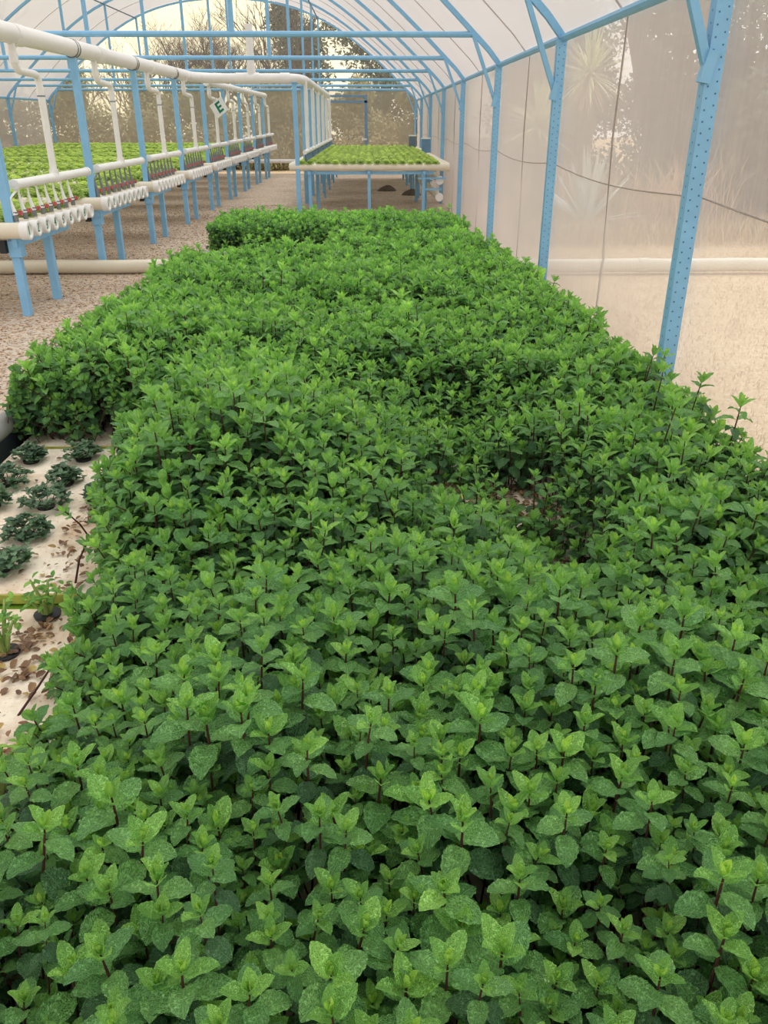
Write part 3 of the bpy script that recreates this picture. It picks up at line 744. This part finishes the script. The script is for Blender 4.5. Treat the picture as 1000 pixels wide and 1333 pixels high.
# the rest of the shoots, and the side shoots filling in below them
pts, rot, scl, idx = [], [], [], []
for i in np.nonzero(~isind)[0]:
    s = float(SC[i]); rm, base = place(i, s); pts.append(base); rot.append(rm.to_euler()); scl.append(s); idx.append(rs.randint(0, 7) if rs.rand() > np.interp(XY[i, 1], [1.6, 3.2], [0, .85]) else rs.randint(10, 16))
for poly, (y0, y1, x0, x1), sp in ((POLY, (.18, 2.4, -1.75, 1.45), .056), (POLY, (2.4, 8.85, -1.75, 1.45), .068), (POLY2, (9.5, 10.95, -2.0, 1.2), .08)):
    p, d = field(0, y0, y1, x0, x1, poly, sp)
    for (x, y), dd in zip(p, d):
        hl = gs(x, y, .32, 2.90, .15, .17) + gs(x, y, .62, 2.88, .11, .17) + gs(x, y, .66, 2.30, .07, .10)
        if rs.rand() < hl * 1.2: continue
        top = (float(canopy(x, y)) if poly is POLY else .45) - rs.uniform(.03, .15) - (1 - min(1, dd / .14)) * rs.uniform(.02, .18)
        top = max(top, RAFT + .06)
        s = rs.uniform(.62, .95) * float(np.interp(y, [1, 3], [1, 1.2])); t_ = abs(rs.normal(0, .28)); a_ = rs.uniform(0, 6.283)
        rm = Matrix.Rotation(t_, 4, Vector((math.cos(a_), math.sin(a_), 0))) @ Matrix.Rotation(rs.uniform(0, 6.28), 4, 'Z')
        pts.append(Vector((x, y, top)) - (rm @ Vector((0, 0, HS * s)))); rot.append(rm.to_euler()); scl.append(s); idx.append(rs.randint(3, 10))
for x, y, z in ((1.26, 2.92, .63), (1.33, 2.72, .60), (1.18, 3.12, .61), (1.27, 3.5, .58), (1.32, 2.35, .56), (1.19, 4.3, .58), (1.15, 4.65, .60), (1.05, 2.6, .64)):
    rm = Matrix.Rotation(.12, 4, Vector((0, 1, 0))) @ Matrix.Rotation(x * 40, 4, 'Z'); q = rs.randint(10, 16)
    pts.append(Vector((x, y, z)) - (rm @ Vector((0, 0, HS * 1.15)))); rot.append(rm.to_euler()); scl.append(1.15); idx.append(q)
# leafy faces where the bed ends: low shoots leaning out over the raft and rim
for poly in (POLY, POLY2):
    nx = np.roll(poly, -1, 0)
    for (ax, ay), (bx, by) in zip(poly, nx):
        L = math.hypot(bx - ax, by - ay); nrm = Vector((by - ay, ax - bx, 0)).normalized()
        if sdist(np.array([[(ax + bx) / 2 + nrm.x * .03, (ay + by) / 2 + nrm.y * .03]]), poly)[0] > 0: nrm = -nrm
        for _ in range(int(L * 105)):
            q = rs.rand(); x, y = ax + (bx - ax) * q, ay + (by - ay) * q; z = rs.uniform(.17, .46) - (.1 if y < 2.2 and x < 0 else 0)
            x -= nrm.x * rs.uniform(.0, .08); y -= nrm.y * rs.uniform(.0, .08); s = rs.uniform(.7, 1.05)
            rm = Matrix.Rotation(rs.uniform(.35, 1.0), 4, Vector((-nrm.y, nrm.x, 0))) @ Matrix.Rotation(rs.uniform(0, 6.28), 4, 'Z')
            pts.append(Vector((x, y, max(z, .16))) - (rm @ Vector((0, 0, HS * s)))); rot.append(rm.to_euler()); scl.append(s); idx.append(rs.randint(0, 10))
o = scatter('mint_foliage', [list(p) for p in pts], [list(e) for e in rot], scl, idx, FORMS)
tag(o, 'dense mass of green mint foliage filling the long bed', 'mint')

# ------------------------------------------------------------------ trough, rafts, cups
tr = thing('pond_trough', (0, 4.2, 0), 'low grey rimmed trough with black liner holding the mint rafts', 'trough')
x0, x1, y0, y1 = -1.76, 1.42, -.6, 9.0
for a, b in (((x0, y0), (x0, y1)), ((x1, y0), (x1, y1)), ((x0, y0), (x1, y0)), ((x0, y1), (x1, y1))):
    mb = MB(); mb.tube([(a[0], a[1] - 4.2, .19), (b[0], b[1] - 4.2, .19)], .048, 12); obj('rim', mb, M['rim'], tr, True)
    mb = MB(); cx, cy = (a[0] + b[0]) / 2, (a[1] + b[1]) / 2 - 4.2
    mb.box((cx, cy, .095), (abs(b[0] - a[0]) + .05, abs(b[1] - a[1]) + .05, .18)); obj('liner_wall', mb, M['liner'], tr)
mb = MB(); mb.sheet([[(x, y - 4.2, .055) for x in np.linspace(x0, x1, 4)] for y in np.linspace(y0, y1, 6)]); obj('water', mb, M['water'], tr)
RY = [(-.45, .90), (.94, 2.17), (2.265, 3.56), (3.60, 4.86), (4.9, 6.16), (6.2, 7.46), (7.5, 8.76)]
RL = ['under the front mint rows', 'littered with dead leaves beside the front mint', 'clean topped with cut mint seedlings', 'under the mint just past the cut seedlings', 'under the middle of the mint bed', 'under the mint past the middle', 'under the last rows of the mint bed']
for (a, b), l in zip(RY, RL):
    t = thing('foam_raft', (-.16, (a + b) / 2, .055), 'white foam growing raft ' + l, 'raft', 'foam rafts in the trough')
    mb = MB(); mb.box((0, 0, .03), (3.04, b - a, .033)); obj('sheet', mb, M['foam'], t)
    mb = MB(); mb.box((0, -(b - a) / 2 - .002, .0265), (3.04, .006, .034)); mb.box((0, (b - a) / 2 + .002, .0265), (3.04, .006, .034)); obj('edge', mb, M['algae'], t)
t = thing('foam_raft', (-.4, 10.2, .03), 'white foam growing raft under the separate far mint block', 'raft', 'foam rafts in the trough')
mb = MB(); mb.box((0, 0, .03), (3.1, 1.35, .04)); obj('sheet', mb, M['foam'], t)

def clump(seed, n, rad, hgt, cls=(1, 2, 3), size=.022):
    rng = random.Random(seed); parts = []
    for i in range(n):
        a = rng.uniform(0, 6.28); r = rad * math.sqrt(rng.random()); L = rng.uniform(.7, 1.25)
        px, py, pz = r * math.cos(a), r * math.sin(a), hgt * (.35 + .65 * rng.random()) * (1 - .55 * (r / rad) ** 2)
        az0 = rng.uniform(0, 6.28)
        for j in range(4):
            m = Matrix.Translation((px, py, pz)) @ Matrix.Rotation(rng.uniform(-.4, .4), 4, 'X') @ Matrix.Rotation(az0 + j * 1.57, 4, 'Z') @ Matrix.Rotation(R(rng.uniform(5, 55)), 4, 'X') @ Matrix.Scale(size * L, 4)
            v, f, uv = CLS[cls[rng.randrange(len(cls))]][1][rng.randrange(3)]; A = np.array(m)
            parts.append((v @ A[:3, :3].T + A[:3, 3], f, uv, rng.random()))
    return parts
CL = [(-1.55, 3.40, 'beside the black liner at the clump'), (-1.32, 3.42, 'second along the far row'), (-1.55, 3.15, 'in the second row by the liner'), (-1.31, 3.15, 'in the second row, largest and bushy'),
      (-1.53, 2.93, 'cut by the picture edge'), (-1.31, 2.92, 'in the third row, small and dark'), (-1.10, 2.97, 'tucked against the tall mint'), (-1.29, 2.66, 'alone with bare foam all round'), (-1.285, 2.42, 'nearest the raft front edge'), (-1.09, 3.2, 'half hidden under the mint mound')]
for i, (x, y, l) in enumerate(CL):
    t = thing('cut_mint_seedling', (x, y, .10), 'low clipped mint seedling on the foam raft, ' + l, 'mint', 'cut mint seedlings on the raft')
    rr = .055 + .012 * ((i * 7) % 3)
    o = obj('leaves', leafy_mesh('leaves', clump(i, 70, rr * 1.22, .09, size=.025), M['sage']), None, t); o['kind'] = 'stuff'
    mb = MB(); mb.tube([(0, 0, -.02), (0, 0, .012)], [.03, .036], 12); obj('cup', mb, M['black'], t, True)
    mb = MB(); rng = random.Random(i)
    for _ in range(12):
        a = rng.uniform(0, 6.28); r = rng.uniform(.01, rr); mb.tube([(.3 * r * math.cos(a), .3 * r * math.sin(a), .0), (r * math.cos(a), r * math.sin(a), rng.uniform(.03, .06))], .0016, 5)
    o = obj('stems', mb, M['stem'], t); o['kind'] = 'stuff'
# celery-like plant in a black cup on the littered raft
def celery(x, y, lab, sd, k=1.0):
    t = thing('celery_plant', (x, y, .10), lab, 'plant'); rng = random.Random(sd)
    mb = MB(); mb.tube([(0, 0, -.03), (0, 0, .012), (0, 0, .014)], [.03, .042, .038], 14); obj('cup', mb, M['black'], t, True)
    for i in range(5):
        a = i * 1.256 + rng.uniform(-.3, .3); h = rng.uniform(.11, .2) * k; r = rng.uniform(.04, .1) * k
        p = [(0, 0, 0), (.5 * r * math.cos(a), .5 * r * math.sin(a), h * .6), (r * math.cos(a), r * math.sin(a), h)]
        mb = MB(); mb.tube(p, [.010, .006, .003], 7); st = obj('stalk', mb, M['greenstem'], t, True)
        parts = []
        for j in range(9):
            m = Matrix.Translation(Vector(p[2]) * (1 - .05 * j) + Vector((rng.uniform(-.02, .02), rng.uniform(-.02, .02), 0))) @ Matrix.Rotation(rng.uniform(0, 6.28), 4, 'Z') @ Matrix.Rotation(R(rng.uniform(-10, 40)), 4, 'X') @ Matrix.Scale(rng.uniform(.02, .034), 4)
            v, f, uv = CLS[1][1][j % 3]; A = np.array(m); parts.append((v @ A[:3, :3].T + A[:3, 3], f, uv, rng.uniform(.1, .5)))
        obj('leaflets', leafy_mesh('leaflets', parts, M['mint']), None, st)['kind'] = 'stuff'
celery(-1.07, 1.93, 'pale stalked leafy plant in a black cup on the littered raft', 3, .8)
celery(-1.02, 2.13, 'thin sprawling leafy plant at the raft front joint', 5, .62)
celery(-.86, 1.38, 'small leafy seedling in a black cup near the front mint', 8, .8)

# litter: dead leaves and bits on the rafts
def litter(name, lab, areas, n, seed):
    r = np.random.RandomState(seed); parts = []
    for _ in range(n):
        cx, cy, sx, sy = areas[r.randint(len(areas))]
        x, y = cx + r.uniform(-1, 1) * sx, cy + r.uniform(-1, 1) * sy
        v, f, uv = CLS[r.randint(4)][1][r.randint(3)]
        m = Matrix.Translation((x, y, .106 + r.rand() * .012)) @ Matrix.Rotation(r.uniform(0, 6.28), 4, 'Z') @ Matrix.Rotation(r.normal(0, .25), 4, 'X') @ Matrix.Rotation(r.normal(0, .3), 4, 'Y') @ Matrix.Scale(r.uniform(.012, .036), 4)
        A = np.array(m); parts.append((v @ A[:3, :3].T + A[:3, 3], f, uv, r.beta(3, 1.6)))
    o = obj(name, leafy_mesh(name, parts, M['dry']), None); o['kind'] = 'stuff'; tag(o, lab, 'leaves'); return o
litter('leaf_litter', 'brown dead leaf litter scattered over the rafts', [(-.95, 1.6, .2, .45), (-.9, 1.3, .2, .3), (-1.0, 1.95, .12, .15), (-1.05, 2.75, .1, .5), (-1.03, 3.1, .08, .3)], 700, 2)
litter('leaf_litter', 'brown dead leaf litter in the hollow of the mint bed', [(.34, 2.90, .24, .22), (.6, 2.85, .16, .24), (.66, 2.28, .14, .16)], 1100, 6)
litter('stray_leaves', 'few dead leaves lying on the clean foam raft', [(-1.35, 2.9, .26, .6)], 26, 4)
for i, (x, y) in enumerate(((.27, 2.80), (.31, 2.88), (.25, 2.86), (.35, 2.82))):
    o = obj('fallen_leaf', leafy_mesh('fallen_leaf', [(*[q for q in leaf(W=.6, fold=.2, droop=.2, seed=i)], .0)], M['dry']), None)
    o.location = (x, y, .135 + .012 * i); o.rotation_euler = (.2, .3, i * 1.9); o.scale = (.05,) * 3
    tag(o, 'yellow fallen mint leaf lying in the hollow of the bed', 'leaf', 'yellow fallen leaves in the hollow')
for i, (x, y, z, a, b) in enumerate(((-1.03, 2.62, .10, -.5, .35), (-1.0, 2.33, .10, .4, .3), (-.93, 1.66, .1, .9, .9))):
    t = thing('leaning_mint_sprig', (x, y, z), ['lone mint sprig leaning over the clean raft', 'small mint sprig leaning at the raft front edge', 'mint sprig leaning over the leaf litter'][i], 'mint')
    rng = random.Random(i); H = .17
    obj('stem', stem_mb(H, rng, .003), M['stem'], t, True)
    for c, s_, m, j in shoot_spec(200 + i, H, 5, .95):
        q = obj('leaf', LEAFMESH[c][s_], None, t); q.matrix_local = m
    t.rotation_euler = (0, a, b)

# ------------------------------------------------------------------ lettuces
def lettuce_mesh(seed):
    rng = random.Random(seed); parts = []
    for ring, (n, el, L, c) in enumerate(((7, 14, .115, .9), (7, 38, .10, .6), (5, 62, .08, .3), (4, 80, .055, 0))):
        for j in range(n):
            v, f, uv = leaf(W=1.0, fold=.28, droop=.34 - .1 * ring, ruf=.075, serr=.06, nu=4, nv=4, seed=seed * 31 + ring * 7 + j, peak=.62)
            m = Matrix.Rotation(j * 6.283 / n + ring * .5 + rng.uniform(-.2, .2), 4, 'Z') @ Matrix.Translation((0, .008, .01 * ring)) @ Matrix.Rotation(R(el + rng.uniform(-8, 8)), 4, 'X') @ Matrix.Scale(L * rng.uniform(.9, 1.12), 4)
            A = np.array(m); parts.append((v @ A[:3, :3].T + A[:3, 3], f, uv, max(0, c + rng.uniform(-.2, .1)) * (1 - .6 * uv[:, 1])))
    return leafy_mesh('lettuce', parts, M['lettuce'])
LET = [lettuce_mesh(s) for s in range(5)]
LS = np.array(lettuce_spots)
lu, lv, lf = project(LS[:, 0], LS[:, 1], LS[:, 2] + .05)
lr = lf.copy(); lr[(lu < -8) | (lu > 1008)] = 1e9
ILET = np.argsort(lr)[:300]; sel = np.zeros(len(LS), bool); sel[ILET] = True
rl = np.random.RandomState(8)
ROWS = 'one two three four five six seven eight nine ten eleven twelve thirteen fourteen fifteen sixteen seventeen eighteen nineteen twenty'.split() + ['past twenty'] * 40
for i in ILET:
    x, y, z, b, ch = LS[i]; k = rl.randint(5)
    o = obj('lettuce', LET[k], None); o.location = (x, y, z); o.rotation_euler = (0, 0, rl.uniform(0, 6.28)); sc = rl.uniform(.85, 1.12) * (.66 if b == 9 else .76); o.scale = (sc, sc, sc * 1.05)
    if b == 9: tag(o, 'bright green lettuce in channel row %s of the raised bench, counted from its open end' % (ROWS[int(ch)]), 'lettuce', 'lettuces at the front of the raised bench')
    else: tag(o, 'bright green lettuce growing in the %s channel of the %s bench from the camera' % (ORD[int(ch)], ORD[int(b)]), 'lettuce', 'lettuces on the %s bench' % ORD[int(b)])
rest = np.nonzero(~sel & (lu > -60) & (lu < 1050))[0]
o = scatter('lettuce_rows', LS[rest, :3], np.stack([0 * rest, 0 * rest, rl.uniform(0, 6.28, len(rest))], 1), rl.uniform(.85, 1.12, len(rest)) * np.where(LS[rest, 3] == 9, .66, .76), rl.randint(0, 5, len(rest)), LET)
tag(o, 'rows of bright green lettuce filling the farther channels', 'lettuce')

# ------------------------------------------------------------------ gravel chips
rg = np.random.RandomState(3)
oct_v = np.array([(1, 0, 0), (0, 1, 0), (-1, 0, 0), (0, -1, 0), (0, 0, 1), (0, 0, -1)], float)
oct_f = np.array([(0, 1, 4), (1, 2, 4), (2, 3, 4), (3, 0, 4), (1, 0, 5), (2, 1, 5), (3, 2, 5), (0, 3, 5)])
parts = []
NCH = 21000
cy = 3.4 + 13.5 * rg.rand(NCH) ** 1.5; cx = np.where(rg.rand(NCH) < .8, rg.uniform(-4.6, -1.82, NCH), rg.uniform(-4.5, 1.4, NCH))
ok = ~((cx > -2.0) & (cy < 11.0)); cx, cy = cx[ok], cy[ok]
sz = rg.uniform(.005, .014, len(cx))
A = rg.uniform(0, 6.28, len(cx)); st = rg.uniform(.6, 1.5, len(cx))
V = oct_v[None] * np.stack([sz * st, sz, sz * .6], 1)[:, None, :]
V = np.stack([V[..., 0] * np.cos(A)[:, None] - V[..., 1] * np.sin(A)[:, None], V[..., 0] * np.sin(A)[:, None] + V[..., 1] * np.cos(A)[:, None], V[..., 2]], -1) + np.stack([cx, cy, sz * .35], 1)[:, None, :]
F = (oct_f[None] + (np.arange(len(cx)) * 6)[:, None, None]).reshape(-1, 3)
me = leafy_mesh('gravel_chips', [(V.reshape(-1, 3), F, np.zeros((len(cx) * 6, 2)), 0.5)], M['chip'])
me.polygons.foreach_set('use_smooth', np.zeros(len(me.polygons), bool))
tag(obj('gravel_chips', me, None, None, kind='stuff'), 'loose brown and grey gravel chips along the aisle', 'gravel')

# ------------------------------------------------------------------ outside: field grass, shrubs and trees
def blades(n, fx, fy, h, w, seed, lean=.5, zfun=None):
    r = np.random.RandomState(seed); x, y = fx(r, n), fy(r, n); a = r.uniform(0, 6.28, n); hh = h * r.uniform(.5, 1.3, n); l = lean * r.uniform(.3, 1.4, n)
    d = np.stack([np.cos(a), np.sin(a), 0 * a], 1); s = np.stack([-np.sin(a), np.cos(a), 0 * a], 1) * w
    b = np.stack([x, y, 0 * x], 1); m = b + d * (hh * l * .35)[:, None] + np.array([0, 0, 1]) * (hh * .6)[:, None]; t = b + d * (hh * l)[:, None] + np.array([0, 0, 1]) * (hh * (1 - .25 * l))[:, None]
    V = np.stack([b - s, b + s, m + s * .7, m - s * .7, t + s * .1, t - s * .1], 1)
    F = (np.array([(0, 1, 2, 3), (3, 2, 4, 5)])[None] + (np.arange(n) * 6)[:, None, None]).reshape(-1, 4)
    return [(V.reshape(-1, 3), F, np.zeros((n * 6, 2)), np.repeat(r.rand(n), 6))]
parts = blades(26000, lambda r, n: 1.6 + 7 * r.rand(n) ** 1.3, lambda r, n: r.uniform(1.5, 14, n), .035, .003, 1, .9)
parts += blades(9000, lambda r, n: r.uniform(2.2, 9.5, n), lambda r, n: r.uniform(11, 15, n), .32, .006, 2, .7)
tag(obj('dry_grass', leafy_mesh('dry_grass', parts, M['brush']), None, None, kind='stuff'), 'short dry straw grass outside the net wall', 'grass')

def crown_parts(centers, n, size, seed, flat=.5):
    """leaf sprays spread over several lobes: centres are (x, y, z, rx, ry, rz)"""
    r = np.random.RandomState(seed); C = np.array(centers); k = r.randint(len(C), size=n)
    d = r.normal(size=(n, 3)); d /= np.linalg.norm(d, axis=1)[:, None]
    p = C[k, :3] + d * C[k, 3:] * (r.rand(n) ** .4)[:, None]
    a = r.uniform(0, 6.28, n); b = r.normal(0, .7, n); s = size * r.uniform(.6, 1.4, n)
    e1 = np.stack([np.cos(a) * np.cos(b), np.sin(a) * np.cos(b), np.sin(b)], 1); e2 = np.cross(e1, d); e2 /= np.linalg.norm(e2, axis=1)[:, None] + 1e-9
    V = np.stack([p, p + e1 * (s * .5)[:, None] + e2 * (s * flat * .5)[:, None], p + e1 * s[:, None], p + e1 * (s * .5)[:, None] - e2 * (s * flat * .5)[:, None]], 1)
    F = np.arange(n * 4).reshape(-1, 4)
    return [(V.reshape(-1, 3), F, np.zeros((n * 4, 2)), np.repeat(r.rand(n), 4))]
def leafy_tree(name, loc, h, rad, mat, n, size, seed, label, cat, group, lobes=9, low=.25, trunk=True):
    rng = random.Random(seed); t = thing(name, loc, label, cat, group)
    cs = []
    for i in range(lobes):
        z = h * (low + (1 - low) * (i + .5) / lobes); q = rad * math.sin(math.pi * min(.95, .25 + .68 * (i + .5) / lobes)); a = rng.uniform(0, 6.28)
        cs.append((q * .5 * math.cos(a), q * .5 * math.sin(a), z, q * .75, q * .75, h * (1 - low) / lobes * 1.2))
    o = obj('crown', leafy_mesh('crown', crown_parts(cs, n, size, seed), mat), None, t); o['kind'] = 'stuff'
    if trunk:
        mb = MB(); mb.tube([(0, 0, -.05), (.04 * h, .02 * h, h * .4), (.02 * h, 0, h * .8)], [.035 * h, .025 * h, .008 * h], 8)
        for i in range(5):
            a = rng.uniform(0, 6.28); mb.tube([(.03 * h, .01 * h, h * (.3 + .08 * i)), (rad * .6 * math.cos(a), rad * .6 * math.sin(a), h * (.5 + .08 * i))], [.012 * h, .004 * h], 6)
        obj('trunk', mb, M['bark'], t, True)
    return t
for i, (x, y, h, r) in enumerate(((8.3, 15.2, 5.6, 2.1), (12.6, 17.5, 6.6, 2.6), (5.9, 17.8, 5.0, 1.9), (6.6, 13.6, 3.6, 1.2), (13.6, 12.6, 5.6, 2.2), (4.6, 24.0, 5.4, 2.0), (9.2, 20.5, 6.2, 2.4))):
    leafy_tree('evergreen_tree', (x, y, 0), h, r, M['evergreen'], 15000, .13, i, ['dense dark evergreen tree behind the net wall past the perforated post', 'broad dark evergreen tree farther behind the perforated post', 'dark evergreen tree behind the yucca rosettes', 'low dark bushy evergreen at the field edge beside the post',
               'large dark evergreen tree farthest along the field edge', 'evergreen tree beyond the far end of the net wall', 'tall evergreen tree at the back between its neighbours'][i], 'tree', 'evergreen trees outside the net wall', low=.0)
for i, (x, y, h, r) in enumerate(((3.95, 16.6, 2.5, 1.1), (3.1, 18.6, 2.3, 1.0), (5.1, 15.6, 2.4, 1.1), (6.3, 15.6, 2.5, 1.0), (7.7, 13.6, 2.3, .9))):
    leafy_tree('evergreen_bush', (x, y, 0), h, r, M['evergreen'], 7000, .10, 70 + i, 'dark evergreen bush at the field edge ' + ['right behind the taller yucca', 'behind the shorter yucca', 'between the yuccas and the tall evergreens', 'under the tall evergreens', 'farthest along by the tall evergreens'][i], 'bush', 'dark bushes outside the net wall', lobes=5, low=.0, trunk=False)
for i, (x, y, h, r) in enumerate(((.4, 34.5, 7.4, 2.4), (-3.0, 39.0, 6.2, 2.0), (5.6, 37, 7.8, 2.6))):
    leafy_tree('evergreen_tree', (x, y, 0), h, r, M['evergreen'], 13000, .17, 20 + i, ['dark evergreen tree rising behind the gable over the raised bench', 'dark evergreen tree with light showing through behind the gable centre', 'dark evergreen tree behind the roof corner past the gable'][i], 'tree', 'evergreen trees beyond the end wall', low=.04)
HB = ((-.6, 30.2, 2.5, 1.2), (1.7, 30.6, 2.6, 1.2), (-3.0, 30.4, 2.6, 1.25), (-5.4, 30.4, 2.7, 1.25), (-7.8, 30.6, 2.7, 1.25), (-10.2, 30.3, 2.8, 1.3), (-12.3, 27.6, 2.9, 1.3), (-12.3, 25.0, 2.8, 1.3), (-12.2, 22.4, 2.7, 1.3), (-12.2, 19.8, 2.7, 1.3), (-12.2, 17.2, 2.6, 1.3), (-12.6, 30.6, 3.2, 1.3))
BW = 'first second third fourth fifth sixth seventh eighth ninth tenth eleventh twelfth'.split()
for i, (x, y, h, r) in enumerate(HB):
    leafy_tree('hedge_bush', (x, y, 0), h, r * 1.25, M['hedge'], 10000, .13, 40 + i, 'dull olive hedge bush behind the %s, %s of the hedge' % ('end wall net' if i < 6 else 'far side net', BW[i]), 'bush', 'hedge bushes outside the tunnel', lobes=5, low=.0, trunk=False)
for i, (x, y, h) in enumerate(((4.5, 12.8, .9), (5.6, 13.4, 1.1), (3.9, 14.2, .8), (6.8, 12.6, 1.0), (3.0, 14.6, .8))):
    t = thing('dry_shrub', (x, y, 0), 'pale dry straw shrub at the field edge ' + ['in front of the evergreens', 'beside the perforated post', 'under the agave', 'by the picture edge', 'under the shorter yucca'][i], 'shrub', 'dry shrubs at the field edge')
    o = obj('twigs', leafy_mesh('twigs', blades(420, lambda r, n: r.normal(0, .3, n), lambda r, n: r.normal(0, .25, n), h, .008, 60 + i, .55), M['brush']), None, t); o['kind'] = 'stuff'

def rosette(n, L, w, seed, elmin=-35, elmax=85, z=0):
    r = np.random.RandomState(seed); parts = []
    for i in range(n):
        a = r.uniform(0, 6.28); e = R(r.uniform(elmin, elmax)); l = L * r.uniform(.8, 1.15); k = 5
        d = np.array([math.cos(a) * math.cos(e), math.sin(a) * math.cos(e), math.sin(e)]); s = np.array([-math.sin(a), math.cos(a), 0]); up = np.cross(d, s) * -1
        V = []
        for j in range(k + 1):
            t = j / k; ww = w * (1 - t) ** .6 * (.6 + .8 * min(t * 3, 1) * .5)
            c = d * l * t + np.array([0, 0, -.18 * l * t * t * math.cos(e)]) + np.array([0, 0, z])
            V += [c - s * ww + up * ww * .3, c, c + s * ww + up * ww * .3]
        F = [(j * 3 + m, j * 3 + m + 1, j * 3 + m + 4, j * 3 + m + 3) for j in range(k) for m in (0, 1)]
        parts.append((np.array(V), np.array(F), np.zeros((len(V), 2)), r.rand()))
    return parts
for i, (x, y, z, l) in enumerate(((3.18, 13.0, 2.10, 'taller yucca with spiky green rosette on a trunk behind the net'), (2.50, 13.0, 1.42, 'shorter yucca with spiky yellowish rosette behind the net'))):
    t = thing('yucca', (x, y, 0), l, 'yucca', 'yuccas outside the net wall')
    mb = MB(); mb.tube([(0, 0, -.05), (.05, 0, z * .5), (0, 0, z)], [.13, .1, .08], 10); obj('trunk', mb, M['cuttrunk'], t, True)
    o = obj('blades', leafy_mesh('blades', rosette(110, .68, .026, i, -30, 88, z), M['yucca']), None, t); o['kind'] = 'stuff'
    o = obj('dry_skirt', leafy_mesh('dry_skirt', rosette(60, .5, .018, 5 + i, -85, -25, z - .05), M['brush']), None, t); o['kind'] = 'stuff'
t = thing('agave', (3.25, 12.6, 0), 'large grey green agave at the field edge under the taller yucca', 'agave')
for v, f, uv, a in rosette(44, 1.1, .055, 12, 8, 85, .1): obj('blade', leafy_mesh('blade', [(v, f, uv, a)], M['agave']), None, t)

def bare_tree(loc, h, seed, label, group, spread=.5, depth_max=5):
    rng = random.Random(seed); t = thing('bare_tree', loc, label, 'tree', group); tr_, br = MB(), MB()
    def grow(p, d, l, r, depth):
        q = p + d * l; bend = p + d * l * .5 + Vector((rng.uniform(-.06, .06) * l, rng.uniform(-.06, .06) * l, 0))
        (tr_ if depth < 1 else br).tube([p, bend, q], [r, r * .85, r * .7], 6 if depth < 2 else 4, False)
        if depth >= depth_max: return
        for _ in range(3 if depth else 4):
            nd = (d + Vector((rng.uniform(-1, 1) * spread, rng.uniform(-1, 1) * spread, rng.uniform(-.15, .5)))).normalized()
            grow(p + d * l * rng.uniform(.55, 1.0), nd, l * rng.uniform(.62, .85), r * .55, depth + 1)
    grow(Vector((0, 0, -.05)), Vector((rng.uniform(-.1, .1), 0, 1)).normalized(), h * .3, h * .018, 0)
    obj('trunk', tr_, M['bark'], t, True); o = obj('branches', br, M['bark'], t, True); o['kind'] = 'stuff'
    return t
for i, (x, y, h) in enumerate(((-4.2, 33.5, 6.0), (-5.8, 34.5, 6.2), (-7.4, 33.8, 5.6), (-9.3, 34.6, 5.0), (-11.2, 34, 4.6))):
    bare_tree((x, y, 0), h, 190 + i, ['brown twiggy thicket behind the gable next to the riser pipe', 'brown twiggy thicket behind the gable middle', 'brown twiggy thicket behind the gable over the bench row', 'brown twiggy thicket behind the end of the bench row', 'brown twiggy thicket at the far gable corner'][i], 'twiggy thickets beyond the end wall', .95, 6)
for i, (x, y, h) in enumerate(((-2.9, 35, 8.5), (-6.2, 38, 5.6), (-8.4, 37, 5.4), (-4.6, 37.5, 5.4), (-13.5, 33, 8.0), (-17, 30, 7.5), (5.4, 17.2, 7.6), (-10.5, 40, 4.8))):
    bare_tree((x, y, 0), h, 90 + i, ['tall bare tree behind the gable beside the riser pipe', 'bare tree behind the gable over the bench row', 'low bare tree behind the end of the bench row', 'bare tree just past the riser pipe', 'tall bare tree outside the far roof edge', 'bare tree farthest from the mint bed',
              'bare tree outside whose branches show through the roof film', 'small bare tree far behind the gable'][i], 'bare winter trees around the tunnel', .62)
